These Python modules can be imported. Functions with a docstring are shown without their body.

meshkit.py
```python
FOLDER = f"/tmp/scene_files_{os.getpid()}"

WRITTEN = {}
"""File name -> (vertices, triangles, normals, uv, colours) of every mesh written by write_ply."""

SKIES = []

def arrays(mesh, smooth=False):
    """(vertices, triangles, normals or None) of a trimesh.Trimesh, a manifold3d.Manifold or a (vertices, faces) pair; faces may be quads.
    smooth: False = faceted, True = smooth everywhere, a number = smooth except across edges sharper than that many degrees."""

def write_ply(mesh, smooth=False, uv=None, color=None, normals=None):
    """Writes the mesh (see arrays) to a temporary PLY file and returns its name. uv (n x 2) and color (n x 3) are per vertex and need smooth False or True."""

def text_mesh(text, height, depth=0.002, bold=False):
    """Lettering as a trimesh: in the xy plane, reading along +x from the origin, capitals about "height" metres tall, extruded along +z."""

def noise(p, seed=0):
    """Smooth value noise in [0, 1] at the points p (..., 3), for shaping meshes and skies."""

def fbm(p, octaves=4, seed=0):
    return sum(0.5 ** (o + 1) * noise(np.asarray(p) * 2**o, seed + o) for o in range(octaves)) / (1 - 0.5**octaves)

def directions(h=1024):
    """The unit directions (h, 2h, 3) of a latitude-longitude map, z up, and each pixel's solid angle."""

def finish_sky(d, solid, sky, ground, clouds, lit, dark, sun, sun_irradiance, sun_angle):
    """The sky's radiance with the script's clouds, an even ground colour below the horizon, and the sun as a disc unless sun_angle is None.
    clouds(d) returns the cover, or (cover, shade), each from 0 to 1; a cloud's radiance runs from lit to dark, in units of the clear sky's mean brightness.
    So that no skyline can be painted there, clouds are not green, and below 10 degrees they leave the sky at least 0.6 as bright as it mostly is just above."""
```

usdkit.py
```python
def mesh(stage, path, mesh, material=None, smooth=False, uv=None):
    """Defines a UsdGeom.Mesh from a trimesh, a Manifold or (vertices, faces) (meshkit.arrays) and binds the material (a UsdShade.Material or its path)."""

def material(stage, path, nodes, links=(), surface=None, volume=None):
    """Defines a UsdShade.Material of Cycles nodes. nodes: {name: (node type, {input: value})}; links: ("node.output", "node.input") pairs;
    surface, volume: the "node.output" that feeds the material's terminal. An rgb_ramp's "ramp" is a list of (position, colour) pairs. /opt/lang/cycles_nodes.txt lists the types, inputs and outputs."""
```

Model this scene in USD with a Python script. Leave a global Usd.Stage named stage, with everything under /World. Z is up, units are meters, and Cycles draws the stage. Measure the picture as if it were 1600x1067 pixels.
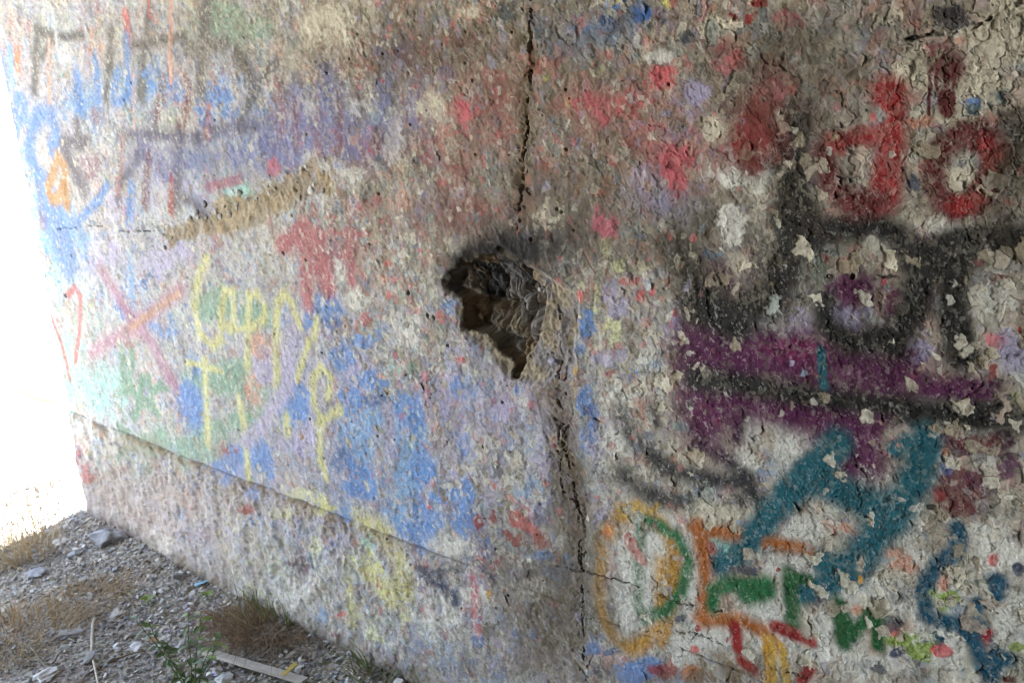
import math
import numpy as np
import trimesh
import usdkit
from pxr import Usd, UsdGeom, UsdLux, UsdShade, Gf, Sdf, Vt
from scipy.spatial import cKDTree
from scipy import ndimage
from PIL import Image, ImageDraw

stage = Usd.Stage.CreateInMemory()
UsdGeom.Xform.Define(stage, '/World')
UsdGeom.Scope.Define(stage, '/World/Looks')

# ---------------------------------------------------------------- camera, sky, sun, exposure
F = 1800.0                                   # focal length in photograph pixels (1600 wide)
CAM_H = 1.6
EXPOSURE = 3.42
SKY = 0.12
SUN = 1.25
SUN_DIR = np.array([-0.52, 0.352, 0.80]); SUN_DIR /= np.linalg.norm(SUN_DIR)
_y = np.array([-1774.0, -314.0, F]); _y /= np.linalg.norm(_y)          # world +y (along the wall, away) in lens axes
_d = np.array([619.0, 6820.0, F]); _d -= _y * (_d @ _y); _d /= np.linalg.norm(_d)
_z = -_d
_x = np.cross(_y, _z)
B = np.stack([_x, _y, _z])                    # rows: world axes in lens axes (right, down, forward)
EYE = np.array([0, 0, CAM_H])
cam = UsdGeom.Camera.Define(stage, '/World/camera')
right, up, back = B[:, 0], -B[:, 1], -B[:, 2]
cam.AddTransformOp().Set(Gf.Matrix4d(*[float(t) for t in (*right, 0, *up, 0, *back, 0, *EYE, 1)]))
cam.CreateHorizontalApertureAttr(22.3)
cam.CreateVerticalApertureAttr(22.3 * 682 / 1024)
cam.CreateFocalLengthAttr(22.3 * F / 1600)
cam.CreateFStopAttr(5.0)
cam.CreateFocusDistanceAttr(1.95)
cam.CreateClippingRangeAttr(Gf.Vec2f(0.05, 5000))
cam.CreateExposureAttr(EXPOSURE)

sun = UsdLux.DistantLight.Define(stage, '/World/sun')
sun.CreateNormalizeAttr(True); sun.CreateIntensityAttr(SUN); sun.CreateAngleAttr(0.53)
sun.CreateColorAttr(Gf.Vec3f(1.0, 0.975, 0.935))
_zz = SUN_DIR; _xx = np.cross([0, 0, 1], _zz); _xx /= np.linalg.norm(_xx); _yy = np.cross(_zz, _xx)
sun.AddTransformOp().Set(Gf.Matrix4d(*[float(t) for t in (*_xx, 0, *_yy, 0, *_zz, 0, 0, 0, 20, 1)]))
usdkit.material(stage, '/World/Looks/sky', {
    's': ('sky_texture', {'sky_type': 'single_scattering', 'sun_disc': False, 'sun_elevation': float(math.asin(SUN_DIR[2])),
                          'sun_rotation': float(math.atan2(SUN_DIR[0], SUN_DIR[1])), 'altitude': 200.0}),
    'b': ('background_shader', {'strength': SKY})}, [('s.color', 'b.color')], surface='b.background')
dome = UsdLux.DomeLight.Define(stage, '/World/sky')
UsdShade.MaterialBindingAPI.Apply(dome.GetPrim()).Bind(UsdShade.Material.Get(stage, '/World/Looks/sky'))
dome.GetPrim().SetCustomDataByKey('kind', 'structure')

# ---------------------------------------------------------------- helpers
WX = 1.55                                     # the wall's face
U_END = 4.03                                  # its far end
Z_LINE = 0.44                                 # the formwork line
CX, CY = 800.0, 533.5


def ray(x, y):
    return np.array([x - CX, y - CY, F]) @ B.T


def project(P):
    L = (np.asarray(P, float) - EYE) @ B
    return CX + F * L[..., 0] / L[..., 2], CY + F * L[..., 1] / L[..., 2]


def wall(x, y):                               # a picture point -> (u, z) on the wall
    r = ray(x, y); t = WX / r[0]
    return np.array([r[1] * t, CAM_H + r[2] * t])


def ground(x, y, z=0.0):
    r = ray(x, y); t = (z - CAM_H) / r[2]
    return np.array([r[0] * t, r[1] * t, z])


def jac(x, y, h=2.0):
    a = (wall(x + h, y) - wall(x - h, y)) / (2 * h); b = (wall(x, y + h) - wall(x, y - h)) / (2 * h)
    return np.stack([a, b], 1)


def lin(*c):
    c = np.array(c, float) / 255
    return np.where(c <= 0.04045, c / 12.92, ((c + 0.055) / 1.055) ** 2.4).astype(np.float32)


NAMES = {}


def path_for(name, parent='/World'):
    k = (parent, name); n = NAMES.get(k, -1) + 1; NAMES[k] = n
    return f'{parent}/{name}' + (f'_{n:03d}' if n else '')


def tag(p, label=None, cat=None, group=None, kind=None):
    p = p.GetPrim() if hasattr(p, 'GetPrim') else p
    for k, v in (('label', label), ('category', cat), ('group', group), ('kind', kind)):
        if v:
            p.SetCustomDataByKey(k, v)
    return p


def thing(name, label, cat, loc=(0, 0, 0), rotz=0.0, group=None, scale=1.0):
    x = UsdGeom.Xform.Define(stage, path_for(name))
    x.AddTranslateOp().Set(Gf.Vec3d(*map(float, loc))); x.AddRotateZOp().Set(float(rotz))
    if scale != 1.0:
        x.AddScaleOp().Set(Gf.Vec3f(scale, scale, scale))
    return tag(x, label, cat, group)


def obj(name, mesh, mat, parent=None, smooth=False, **kw):
    p = path_for(name, str(parent.GetPath()) if parent is not None else '/World')
    m = usdkit.mesh(stage, p, mesh, '/World/Looks/' + mat, smooth)
    return tag(m, **kw)


def raw(name, P, faces, N, mat, parent=None, color=None, rough=None, **kw):
    p = path_for(name, str(parent.GetPath()) if parent is not None else '/World')
    m = UsdGeom.Mesh.Define(stage, p)
    m.CreatePointsAttr(Vt.Vec3fArray.FromNumpy(np.ascontiguousarray(P, np.float32)))
    m.CreateFaceVertexCountsAttr(Vt.IntArray.FromNumpy(np.full(len(faces), faces.shape[1], np.int32)))
    m.CreateFaceVertexIndicesAttr(Vt.IntArray.FromNumpy(np.ascontiguousarray(faces, np.int32).ravel()))
    m.CreateSubdivisionSchemeAttr('none')
    if N is not None:
        m.CreateNormalsAttr(Vt.Vec3fArray.FromNumpy(np.ascontiguousarray(N, np.float32))); m.SetNormalsInterpolation('vertex')
    api = UsdGeom.PrimvarsAPI(m)
    if color is not None:
        api.CreatePrimvar('paint', Sdf.ValueTypeNames.Color3fArray, 'vertex').Set(Vt.Vec3fArray.FromNumpy(np.ascontiguousarray(color, np.float32)))
    if rough is not None:
        api.CreatePrimvar('rough', Sdf.ValueTypeNames.FloatArray, 'vertex').Set(Vt.FloatArray.FromNumpy(np.ascontiguousarray(rough, np.float32)))
    UsdShade.MaterialBindingAPI.Apply(m.GetPrim()).Bind(UsdShade.Material.Get(stage, '/World/Looks/' + mat))
    return tag(m, **kw)


_rs = np.random.RandomState(11)
LAT = _rs.rand(256, 256).astype(np.float32)


def vnoise(u, v, seed=0):
    u = u + seed * 17.31; v = v + seed * 9.77
    i = np.floor(u).astype(np.int32); j = np.floor(v).astype(np.int32)
    a = (u - i).astype(np.float32); b = (v - j).astype(np.float32)
    a = a * a * (3 - 2 * a); b = b * b * (3 - 2 * b)
    i0, i1, j0, j1 = i & 255, (i + 1) & 255, j & 255, (j + 1) & 255
    return (LAT[i0, j0] * (1 - a) + LAT[i1, j0] * a) * (1 - b) + (LAT[i0, j1] * (1 - a) + LAT[i1, j1] * a) * b


def fbm(u, v, wave, octaves=4, seed=0, gain=0.55):
    s, t, k = 0, 0, 1.0
    c, sn = 0.8, 0.6
    p, q = u / wave, v / wave
    for o in range(octaves):
        s = s + k * vnoise(p, q, seed + o * 3); t += k; k *= gain
        p, q = (c * p - sn * q) * 2.03, (sn * p + c * q) * 2.03
    return s / t


def even(n):                                   # spread a noise evenly over 0..1
    z = (n - n.mean()) / n.std()
    return (1 / (1 + np.exp(-1.7 * z))).astype(np.float32)


def sst(a, b, x):
    t = np.clip((x - a) / (b - a), 0, 1)
    return t * t * (3 - 2 * t)


def plain(name, color, rough=0.85, var=0.25, scale=30.0, bump=0.0, bscale=200.0, rnd=0.0, spec=0.3, color2=None, translucent=0.0):
    c = np.array(color, float); c2 = c * (1 - var) if color2 is None else np.array(color2, float)
    n = {'tc': ('texture_coordinate', {}), 'n': ('noise_texture', {'scale': scale, 'detail': 5.0, 'roughness': 0.65}),
         'r': ('rgb_ramp', {'ramp': [(0.3, tuple(c2)), (0.7, tuple(np.clip(c * (1 + var * 0.6), 0, 1)))]}),
         'p': ('principled_bsdf', {'roughness': rough, 'specular_ior_level': spec})}
    l = [('tc.object', 'n.vector'), ('n.fac', 'r.fac')]
    last = 'r.color'
    if rnd:
        n['oi'] = ('object_info', {}); n['mr'] = ('map_range', {'from_min': 0.0, 'from_max': 1.0, 'to_min': 1 - rnd, 'to_max': 1 + rnd})
        n['h'] = ('hsv', {}); l += [('oi.random', 'mr.value'), ('mr.result', 'h.value'), ('r.color', 'h.color')]
        last = 'h.color'
    l.append((last, 'p.base_color'))
    if bump:
        n['bn'] = ('noise_texture', {'scale': bscale, 'detail': 4.0}); n['b'] = ('bump', {'strength': 0.8, 'distance': bump})
        l += [('tc.object', 'bn.vector'), ('bn.fac', 'b.height'), ('b.normal', 'p.normal')]
    out = 'p.BSDF'
    if translucent:
        n['t'] = ('translucent_bsdf', {}); n['mx'] = ('mix_closure', {'fac': translucent})
        l += [(last, 't.color'), ('p.BSDF', 'mx.closure1'), ('t.BSDF', 'mx.closure2')]; out = 'mx.closure'
    usdkit.material(stage, '/World/Looks/' + name, n, l, surface=out)


# the painted wall: colour and roughness of each paint from the mesh, fine grain and pores from noise
usdkit.material(stage, '/World/Looks/painted_wall', {
    'a': ('attribute', {'attribute': 'paint'}), 'ar': ('attribute', {'attribute': 'rough'}), 'g': ('geometry', {}),
    'n': ('noise_texture', {'scale': 420.0, 'detail': 3.0, 'roughness': 0.6}),
    'mr': ('map_range', {'from_min': 0.25, 'from_max': 0.75, 'to_min': 0.84, 'to_max': 1.14}),
    'm': ('mix_color', {'blend_type': 'multiply', 'fac': 1.0}), 'cc': ('combine_color', {}),
    'bn': ('noise_texture', {'scale': 420.0, 'detail': 5.0, 'roughness': 0.7}), 'b': ('bump', {'strength': 0.7, 'distance': 0.00025}),
    'p': ('principled_bsdf', {'specular_ior_level': 0.14})},
    [('g.position', 'n.vector'), ('g.position', 'bn.vector'), ('n.fac', 'mr.value'), ('mr.result', 'cc.r'), ('mr.result', 'cc.g'), ('mr.result', 'cc.b'),
     ('a.color', 'm.a'), ('cc.color', 'm.b'), ('m.result', 'p.base_color'), ('ar.fac', 'p.roughness'), ('bn.fac', 'b.height'), ('b.normal', 'p.normal')],
    surface='p.BSDF')
plain('concrete', (0.16, 0.15, 0.135), 0.9, 0.3, 2.5, 0.004, 60.0)
plain('gravel_grey', (0.315, 0.30, 0.275), 0.9, 0.3, 60.0, rnd=0.4)
plain('gravel_tan', (0.38, 0.335, 0.265), 0.9, 0.3, 60.0, rnd=0.35)
plain('gravel_blue', (0.29, 0.30, 0.31), 0.85, 0.25, 60.0, rnd=0.35)
plain('gravel_white', (0.62, 0.60, 0.55), 0.85, 0.15, 60.0, rnd=0.2)
plain('stone_grey', (0.33, 0.33, 0.34), 0.85, 0.35, 40.0, 0.002, 150.0)
plain('stone_pale', (0.55, 0.53, 0.49), 0.85, 0.2, 40.0, 0.001, 150.0)
plain('soot_stone', (0.14, 0.12, 0.10), 0.75, 0.5, 40.0, 0.003, 120.0, color2=(0.02, 0.018, 0.016))
plain('rust_stone', (0.28, 0.19, 0.11), 0.85, 0.5, 40.0, 0.003, 120.0, color2=(0.04, 0.03, 0.02))
plain('lilac_stone', (0.36, 0.34, 0.40), 0.85, 0.15, 40.0, 0.001, 120.0)
plain('dry_grass', (0.36, 0.27, 0.15), 0.8, 0.35, 25.0, translucent=0.25, color2=(0.30, 0.19, 0.08))
plain('brown_grass', (0.24, 0.155, 0.085), 0.85, 0.4, 25.0, translucent=0.15, color2=(0.13, 0.08, 0.045))
plain('straw', (0.52, 0.45, 0.30), 0.8, 0.2, 25.0, translucent=0.15)
plain('green_grass', (0.13, 0.17, 0.055), 0.7, 0.3, 20.0, translucent=0.25, color2=(0.08, 0.11, 0.035))
plain('weed_leaf', (0.12, 0.17, 0.065), 0.55, 0.3, 30.0, translucent=0.3)
plain('weed_leaf_light', (0.24, 0.31, 0.08), 0.55, 0.25, 30.0, translucent=0.3)
plain('weed_stem', (0.16, 0.18, 0.07), 0.7, 0.2, 30.0)
plain('lath_wood', (0.52, 0.47, 0.41), 0.8, 0.16, 40.0, 0.0008, 200.0)
plain('yellow_strip', (0.62, 0.47, 0.12), 0.7, 0.15, 60.0)
plain('twig_pale', (0.52, 0.46, 0.36), 0.85, 0.25, 60.0)
plain('twig_brown', (0.22, 0.16, 0.11), 0.85, 0.3, 60.0)
plain('dark_stalk', (0.10, 0.065, 0.03), 0.85, 0.3, 25.0)
plain('blue_chip', (0.30, 0.55, 0.66), 0.6, 0.15, 80.0)
plain('lilac_chip', (0.45, 0.42, 0.58), 0.6, 0.15, 80.0)
plain('dead_leaf', (0.36, 0.20, 0.08), 0.8, 0.3, 80.0, translucent=0.2)

# ground: shaded crushed stone by the wall, pale dry earth beyond the deck's shade
usdkit.material(stage, '/World/Looks/ground', {
    'g': ('geometry', {}), 'n': ('noise_texture', {'scale': 3.0, 'detail': 6.0, 'roughness': 0.7}), 'v': ('voronoi_texture', {'scale': 55.0}),
    'r': ('rgb_ramp', {'ramp': [(0.3, (0.23, 0.205, 0.17)), (0.7, (0.33, 0.30, 0.255))]}),
    'hv': ('hsv', {'saturation': 0.15, 'value': 1.0}), 'm': ('mix_color', {'blend_type': 'overlay', 'fac': 0.45}),
    'b': ('bump', {'strength': 1.0, 'distance': 0.006}), 'p': ('principled_bsdf', {'roughness': 0.95, 'specular_ior_level': 0.2})},
    [('g.position', 'n.vector'), ('g.position', 'v.vector'), ('n.fac', 'r.fac'), ('v.color', 'hv.color'), ('r.color', 'm.a'), ('hv.color', 'm.b'),
     ('m.result', 'p.base_color'), ('v.distance', 'b.height'), ('b.normal', 'p.normal')], surface='p.BSDF')
usdkit.material(stage, '/World/Looks/dry_field', {
    'g': ('geometry', {}), 'n': ('noise_texture', {'scale': 1.7, 'detail': 6.0, 'roughness': 0.7}),
    'r': ('rgb_ramp', {'ramp': [(0.3, (0.41, 0.385, 0.345)), (0.7, (0.54, 0.52, 0.475))]}),
    'p': ('principled_bsdf', {'roughness': 0.95, 'specular_ior_level': 0.1})},
    [('g.position', 'n.vector'), ('n.fac', 'r.fac'), ('r.color', 'p.base_color')], surface='p.BSDF')

# ---------------------------------------------------------------- the wall as a relief: columns along it, rows up it
NC, NR = 1400, 930
xs = np.linspace(1650, 70, NC)
u_main = np.array([wall(x, 540)[0] for x in xs]); u_main = u_main[u_main < U_END - 0.02]
u_fine = np.concatenate([-np.geomspace(9.0, 0.02, 40) + u_main[0], u_main, [U_END - 0.014, U_END - 0.008, U_END - 0.003]])


def z_at(u, yy):                               # height on the wall seen at picture row yy in the column u
    P = (np.stack([np.full_like(u, WX), u, np.full_like(u, -CAM_H)], -1)) @ B
    k = (yy - CY) / F
    return (k * P[:, 2] - P[:, 1]) / (B[2, 1] - k * B[2, 2])


uc = np.maximum(u_fine, u_main[0])
vb = np.maximum(z_at(uc, 1095), -0.07); vt = np.minimum(z_at(uc, -28), 2.4)
s_main = np.linspace(0, 1, NR)
ROW = [vb + (vt - vb) * s for s in s_main]
low = [vb + (-0.25 - vb) * t for t in np.linspace(1, 0.06, 8) ** 1.0]
high = [vt + (2.505 - vt) * t for t in np.geomspace(0.01, 1, 14)]
Zg = np.stack(low + ROW + high).astype(np.float32)           # rows x cols
Ug = np.broadcast_to(u_fine.astype(np.float32), Zg.shape).copy()
R0 = len(low)
H, W = Zg.shape
PX, PY = project(np.stack([np.full_like(Ug, WX), Ug, Zg], -1))
PX, PY = PX.astype(np.float32), PY.astype(np.float32)
nearcam = Ug < 0.30                                            # behind the picture's edge: keep the projection finite
PX[nearcam] = 2200; PY[nearcam] = 500

# noise bank, in metres along the wall
wu = Ug + 0.010 * (fbm(Ug, Zg, 0.05, 3, 41) - 0.5) + 0.004 * (fbm(Ug, Zg, 0.012, 2, 43) - 0.5)
wz = Zg + 0.010 * (fbm(Ug, Zg, 0.05, 3, 51) - 0.5) + 0.004 * (fbm(Ug, Zg, 0.012, 2, 53) - 0.5)
NB = {'xl': [even(fbm(Ug, Zg, 0.35, 4, 1)), even(fbm(Ug, Zg, 0.30, 4, 2))],
      'l': [even(fbm(Ug, Zg, 0.11, 5, s)) for s in (3, 4, 5)],
      'm': [even(fbm(Ug, Zg, 0.045, 4, s, 0.6)) for s in (6, 7, 8)],
      's': [even(fbm(Ug, Zg, 0.018, 3, s, 0.6)) for s in (12, 13, 14)],
      'f': [even(fbm(Ug, Zg, 0.007, 2, s, 0.6)) for s in (15, 16, 17)]}
NB['g'] = [even(vnoise(Ug / 0.0034, Zg / 0.0034, 21 + k) * 0.6 + vnoise(Ug / 0.0019, Zg / 0.0019, 31 + k) * 0.4) for k in range(3)]


def cells(size, seed, warp=1.0):
    r = np.random.RandomState(seed)
    gu = np.arange(-0.2, U_END + 0.2, size); gz = np.arange(-0.3, 3.0, size)
    pts = np.stack(np.meshgrid(gu, gz, indexing='ij'), -1).reshape(-1, 2); pts = pts + (r.rand(len(pts), 2) - 0.5) * size * 0.95
    a = size * 0.45 * warp
    q = np.stack([Ug + a * (NB['s'][0] - 0.5) + a * (NB['m'][1] - 0.5) + 0.35 * a * (NB['f'][0] - 0.5), Zg + a * (NB['s'][1] - 0.5) + a * (NB['m'][2] - 0.5) + 0.35 * a * (NB['f'][1] - 0.5)], -1)
    d, i = cKDTree(pts).query(q.reshape(-1, 2), k=2, workers=-1)
    return i[:, 0].reshape(H, W), ((d[:, 1] - d[:, 0]) * 0.5).reshape(H, W).astype(np.float32), r.rand(len(pts), 8).astype(np.float32)


ID1, ED1, RA1 = cells(0.030, 5)
ID2, ED2, RA2 = cells(0.011, 6)
ID3, ED3, RA3 = cells(0.046, 9, 1.0)
ID4, ED4, RA4 = cells(0.019, 10, 0.9)

# ---------------------------------------------------------------- painting
C = np.zeros((H, W, 3), np.float32)
HT = np.zeros((H, W), np.float32)             # relief in metres, out of the wall
RG = np.full((H, W), 0.85, np.float32)
ZONE = np.zeros((H, W), np.int16)             # which painted figure a face belongs to


def window(u0, u1, z0, z1):
    c0, c1 = np.searchsorted(u_fine, [u0, u1])
    c0, c1 = max(c0 - 1, 0), min(c1 + 1, W)
    if c1 - c0 < 2:
        return None
    zz = Zg[:, [c0, (c0 + c1) // 2, c1 - 1]]
    ok = np.nonzero(((zz > z0 - 0.02) & (zz < z1 + 0.02)).any(1))[0]
    if not len(ok):
        return None
    return slice(max(ok[0] - 25, 0), min(ok[-1] + 25, H)), slice(c0, c1)


def blend(w, m, col, thick=0.0, rough=None):
    m = m.astype(np.float32)
    C[w] += (np.asarray(col, np.float32) - C[w]) * m[..., None]
    if thick:
        HT[w] += thick * m
    if rough is not None:
        RG[w] += (rough - RG[w]) * m


_pc = [0]


def patch(col, x, y, rx, ry, dens=0.8, size='m', rot=0.0, thick=0.0004, soft=0.14, zone=0, stain=False, rough=None, fine=0.6, op=0.84):
    """a worn patch of old paint: an uneven blot whose cover thins out from its middle"""
    _pc[0] += 1
    u, z = wall(x, y); J = jac(x, y); Ji = np.linalg.inv(J)
    ext = np.abs(J) @ np.array([max(rx, ry)] * 2) * 1.5 + 0.01
    w = window(u - ext[0], u + ext[0], z - ext[1], z + ext[1])
    if w is None:
        return
    du, dz = wu[w] - u, wz[w] - z
    a, b = Ji[0, 0] * du + Ji[0, 1] * dz, Ji[1, 0] * du + Ji[1, 1] * dz
    if rot:
        c, s = math.cos(math.radians(rot)), math.sin(math.radians(rot)); a, b = c * a + s * b, -s * a + c * b
    k = NB[size]; n = k[_pc[0] % len(k)][w]
    q = NB['l' if max(rx, ry) > 34 else 'm'][(_pc[0] + 1) % 3][w]; q2 = NB['m' if max(rx, ry) > 34 else 's'][(_pc[0] + 2) % 3][w]
    r = np.sqrt((a / rx) ** 2 + (b / ry) ** 2) * (0.52 + 0.62 * q + 0.40 * q2)
    fl = 0.15 + 0.45 * sst(500, 1000, x)                                # thick paint comes off by the flake, thin paint by the grain
    cell = RA4[ID4[w], (_pc[0] * 3) % 8] * 0.6 + RA2[ID2[w], (_pc[0] * 5) % 8] * 0.4
    n = n * (1 - fine) + (NB['f'][_pc[0] % 3][w] * 0.45 + NB['g'][_pc[0] % 3][w] * 0.25 + NB['s'][_pc[0] % 3][w] * 0.3) * fine
    n = n * (1 - fl) + cell * fl
    if stain:
        m = dens * np.clip(1.15 * (1 - r), 0, 1) ** 0.8 * (0.15 + 0.65 * n + 0.5 * NB['f'][_pc[0] % 3][w]) * 1.3
        blend(w, np.clip(m, 0, .92), col, 0, rough); return
    wash = 0.42 * dens * np.clip(1.1 * (1 - r * 0.85), 0, 1) ** 1.2 * (0.5 + 0.8 * n)
    blend(w, np.clip(wash, 0, 0.8), col)
    t = min(dens * 1.12, 1.03) * np.clip(1.5 * (1 - r), 0, 1)
    m = sst(-soft, soft, t - n) * op
    blend(w, m, np.asarray(col) * (0.82 + 0.2 * NB['g'][(_pc[0] + 1) % 3][w] + 0.2 * NB['s'][(_pc[0] + 2) % 3][w])[..., None], thick, rough)
    if zone:
        Z = ZONE[w]; Z[r < 0.85] = zone


def stroke(col, width, pts, soft=0.5, dens=0.9, zone=0, thick=0.0002, rough=None, n='s', flecks=0.2):
    """a sprayed line: full in the middle, misty at its sides, worn where its cover is below one"""
    _pc[0] += 1
    if np.mean([p[0] for p in pts]) < 640:
        col = np.asarray(col) * 0.88 + lin(172, 168, 162) * 0.12; soft = min(soft + .1, 1.0)
    P = np.array([wall(*p) for p in pts]); pts = np.array(pts, float)
    if len(pts) == 1:
        P = np.vstack([P, P + 1e-4]); pts = np.vstack([pts, pts + [0.1, 0]])
    ws = []
    for p, q in zip(pts[:-1], pts[1:]):
        t = q - p; nn = np.array([-t[1], t[0]]) / (np.linalg.norm(t) + 1e-9)
        J = jac(*((p + q) / 2)); tw = J @ t; tw /= np.linalg.norm(tw) + 1e-12
        v = J @ nn; ws.append((abs(v[0] * tw[1] - v[1] * tw[0]), np.linalg.norm(t)))
    wm = width * sum(a * b for a, b in ws) / sum(b for a, b in ws)
    pad = wm * (0.5 + soft) + 0.01
    w = window(P[:, 0].min() - pad, P[:, 0].max() + pad, P[:, 1].min() - pad, P[:, 1].max() + pad)
    if w is None:
        return
    uu, zz = wu[w], wz[w]; d = np.full(uu.shape, 9.0, np.float32)
    for p, q in zip(P[:-1], P[1:]):
        e = q - p; t = np.clip(((uu - p[0]) * e[0] + (zz - p[1]) * e[1]) / (e @ e + 1e-12), 0, 1)
        d = np.minimum(d, np.hypot(uu - p[0] - t * e[0], zz - p[1] - t * e[1]))
    a = 1 - sst(0.5 - 0.5 * soft, 0.5 + 0.6 * soft, d / wm)
    k = NB[n][_pc[0] % 3][w] * 0.3 + NB['f'][_pc[0] % 3][w] * 0.4 + NB['g'][_pc[0] % 3][w] * 0.3
    fl = 0.55 * sst(700, 1100, pts[:, 0].mean())
    k = k * (1 - fl) + fl * (RA4[ID4[w], (_pc[0] * 3) % 8] * 0.5 + RA2[ID2[w], (_pc[0] * 5) % 8] * 0.5)
    a = a + (k - 0.5) * flecks * 4 * a * (1 - a)                          # mist breaks up into flecks
    cover = sst(-0.12, 0.12, dens * 1.08 - k) if dens < 0.99 else 1.0
    m = np.clip(a, 0, 1) * cover
    blend(w, m, col, thick, rough)
    if zone:
        Z = ZONE[w]; Z[d < wm * 0.55] = zone


def region(m, col, thick=0.0):
    blend((slice(None), slice(None)), m, col, thick)


WHITE, CREAM, TAN, BROWN = lin(208, 204, 193), lin(196, 186, 164), lin(150, 136, 113), lin(112, 98, 78)
GREY, DGREY, BLACK, SOOT = lin(150, 147, 142), lin(84, 84, 88), lin(30, 30, 31), lin(40, 37, 34)
LBLUE, BLUE, DBLUE, NAVY = lin(112, 154, 194), lin(80, 128, 188), lin(64, 98, 152), lin(40, 52, 84)
PERI, LAV, VIO, MAUVE = lin(108, 114, 156), lin(168, 160, 186), lin(98, 84, 128), lin(128, 98, 112)
TEAL, DTEAL, MINT, GREEN = lin(24, 92, 112), lin(20, 66, 82), lin(150, 200, 186), lin(28, 100, 56)
PGREEN, YELLOW, PYEL, OCHRE = lin(124, 156, 132), lin(212, 206, 120), lin(208, 206, 156), lin(196, 142, 48)
ORANGE, SALMON, PINK, CORAL = lin(196, 112, 52), lin(206, 150, 126), lin(196, 106, 116), lin(206, 96, 96)
RED, DRED, ROSE, MAROON = lin(142, 20, 24), lin(88, 14, 18), lin(158, 78, 84), lin(98, 40, 46)
PURPLE, DPURP, MAG, LIME = lin(80, 22, 66), lin(52, 18, 50), lin(110, 28, 72), lin(136, 160, 64)
A = (slice(None), slice(None))

# ---- the ground coat: pale old paint at the left and right, dirty bare concrete up the middle
C[:] = lin(172, 164, 148)
mid = np.clip(1 - ((PX - 780) / 560) ** 2, 0, 1) * sst(560, 60, PY)
left = sst(520, 60, PX); rgt = sst(900, 1250, PX)
region(left * 0.75, lin(190, 188, 182)); region(rgt * 0.7, lin(186, 178, 158))
region(np.clip(mid * 0.85 + 0.25 * mid * (NB['l'][0] - 0.5), 0, 1), lin(120, 108, 90))
region(sst(0.62, 0.70, NB['m'][0]) * 0.75, lin(206, 201, 188), 0.0006)
region(sst(0.70, 0.76, NB['l'][1] * 0.5 + NB['s'][1] * 0.5) * 0.7, lin(150, 143, 130))
region(sst(0.72, 0.78, NB['m'][2] * 0.6 + NB['s'][2] * 0.4) * 0.8 * (1 - 0.5 * rgt), lin(134, 122, 100))
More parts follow.
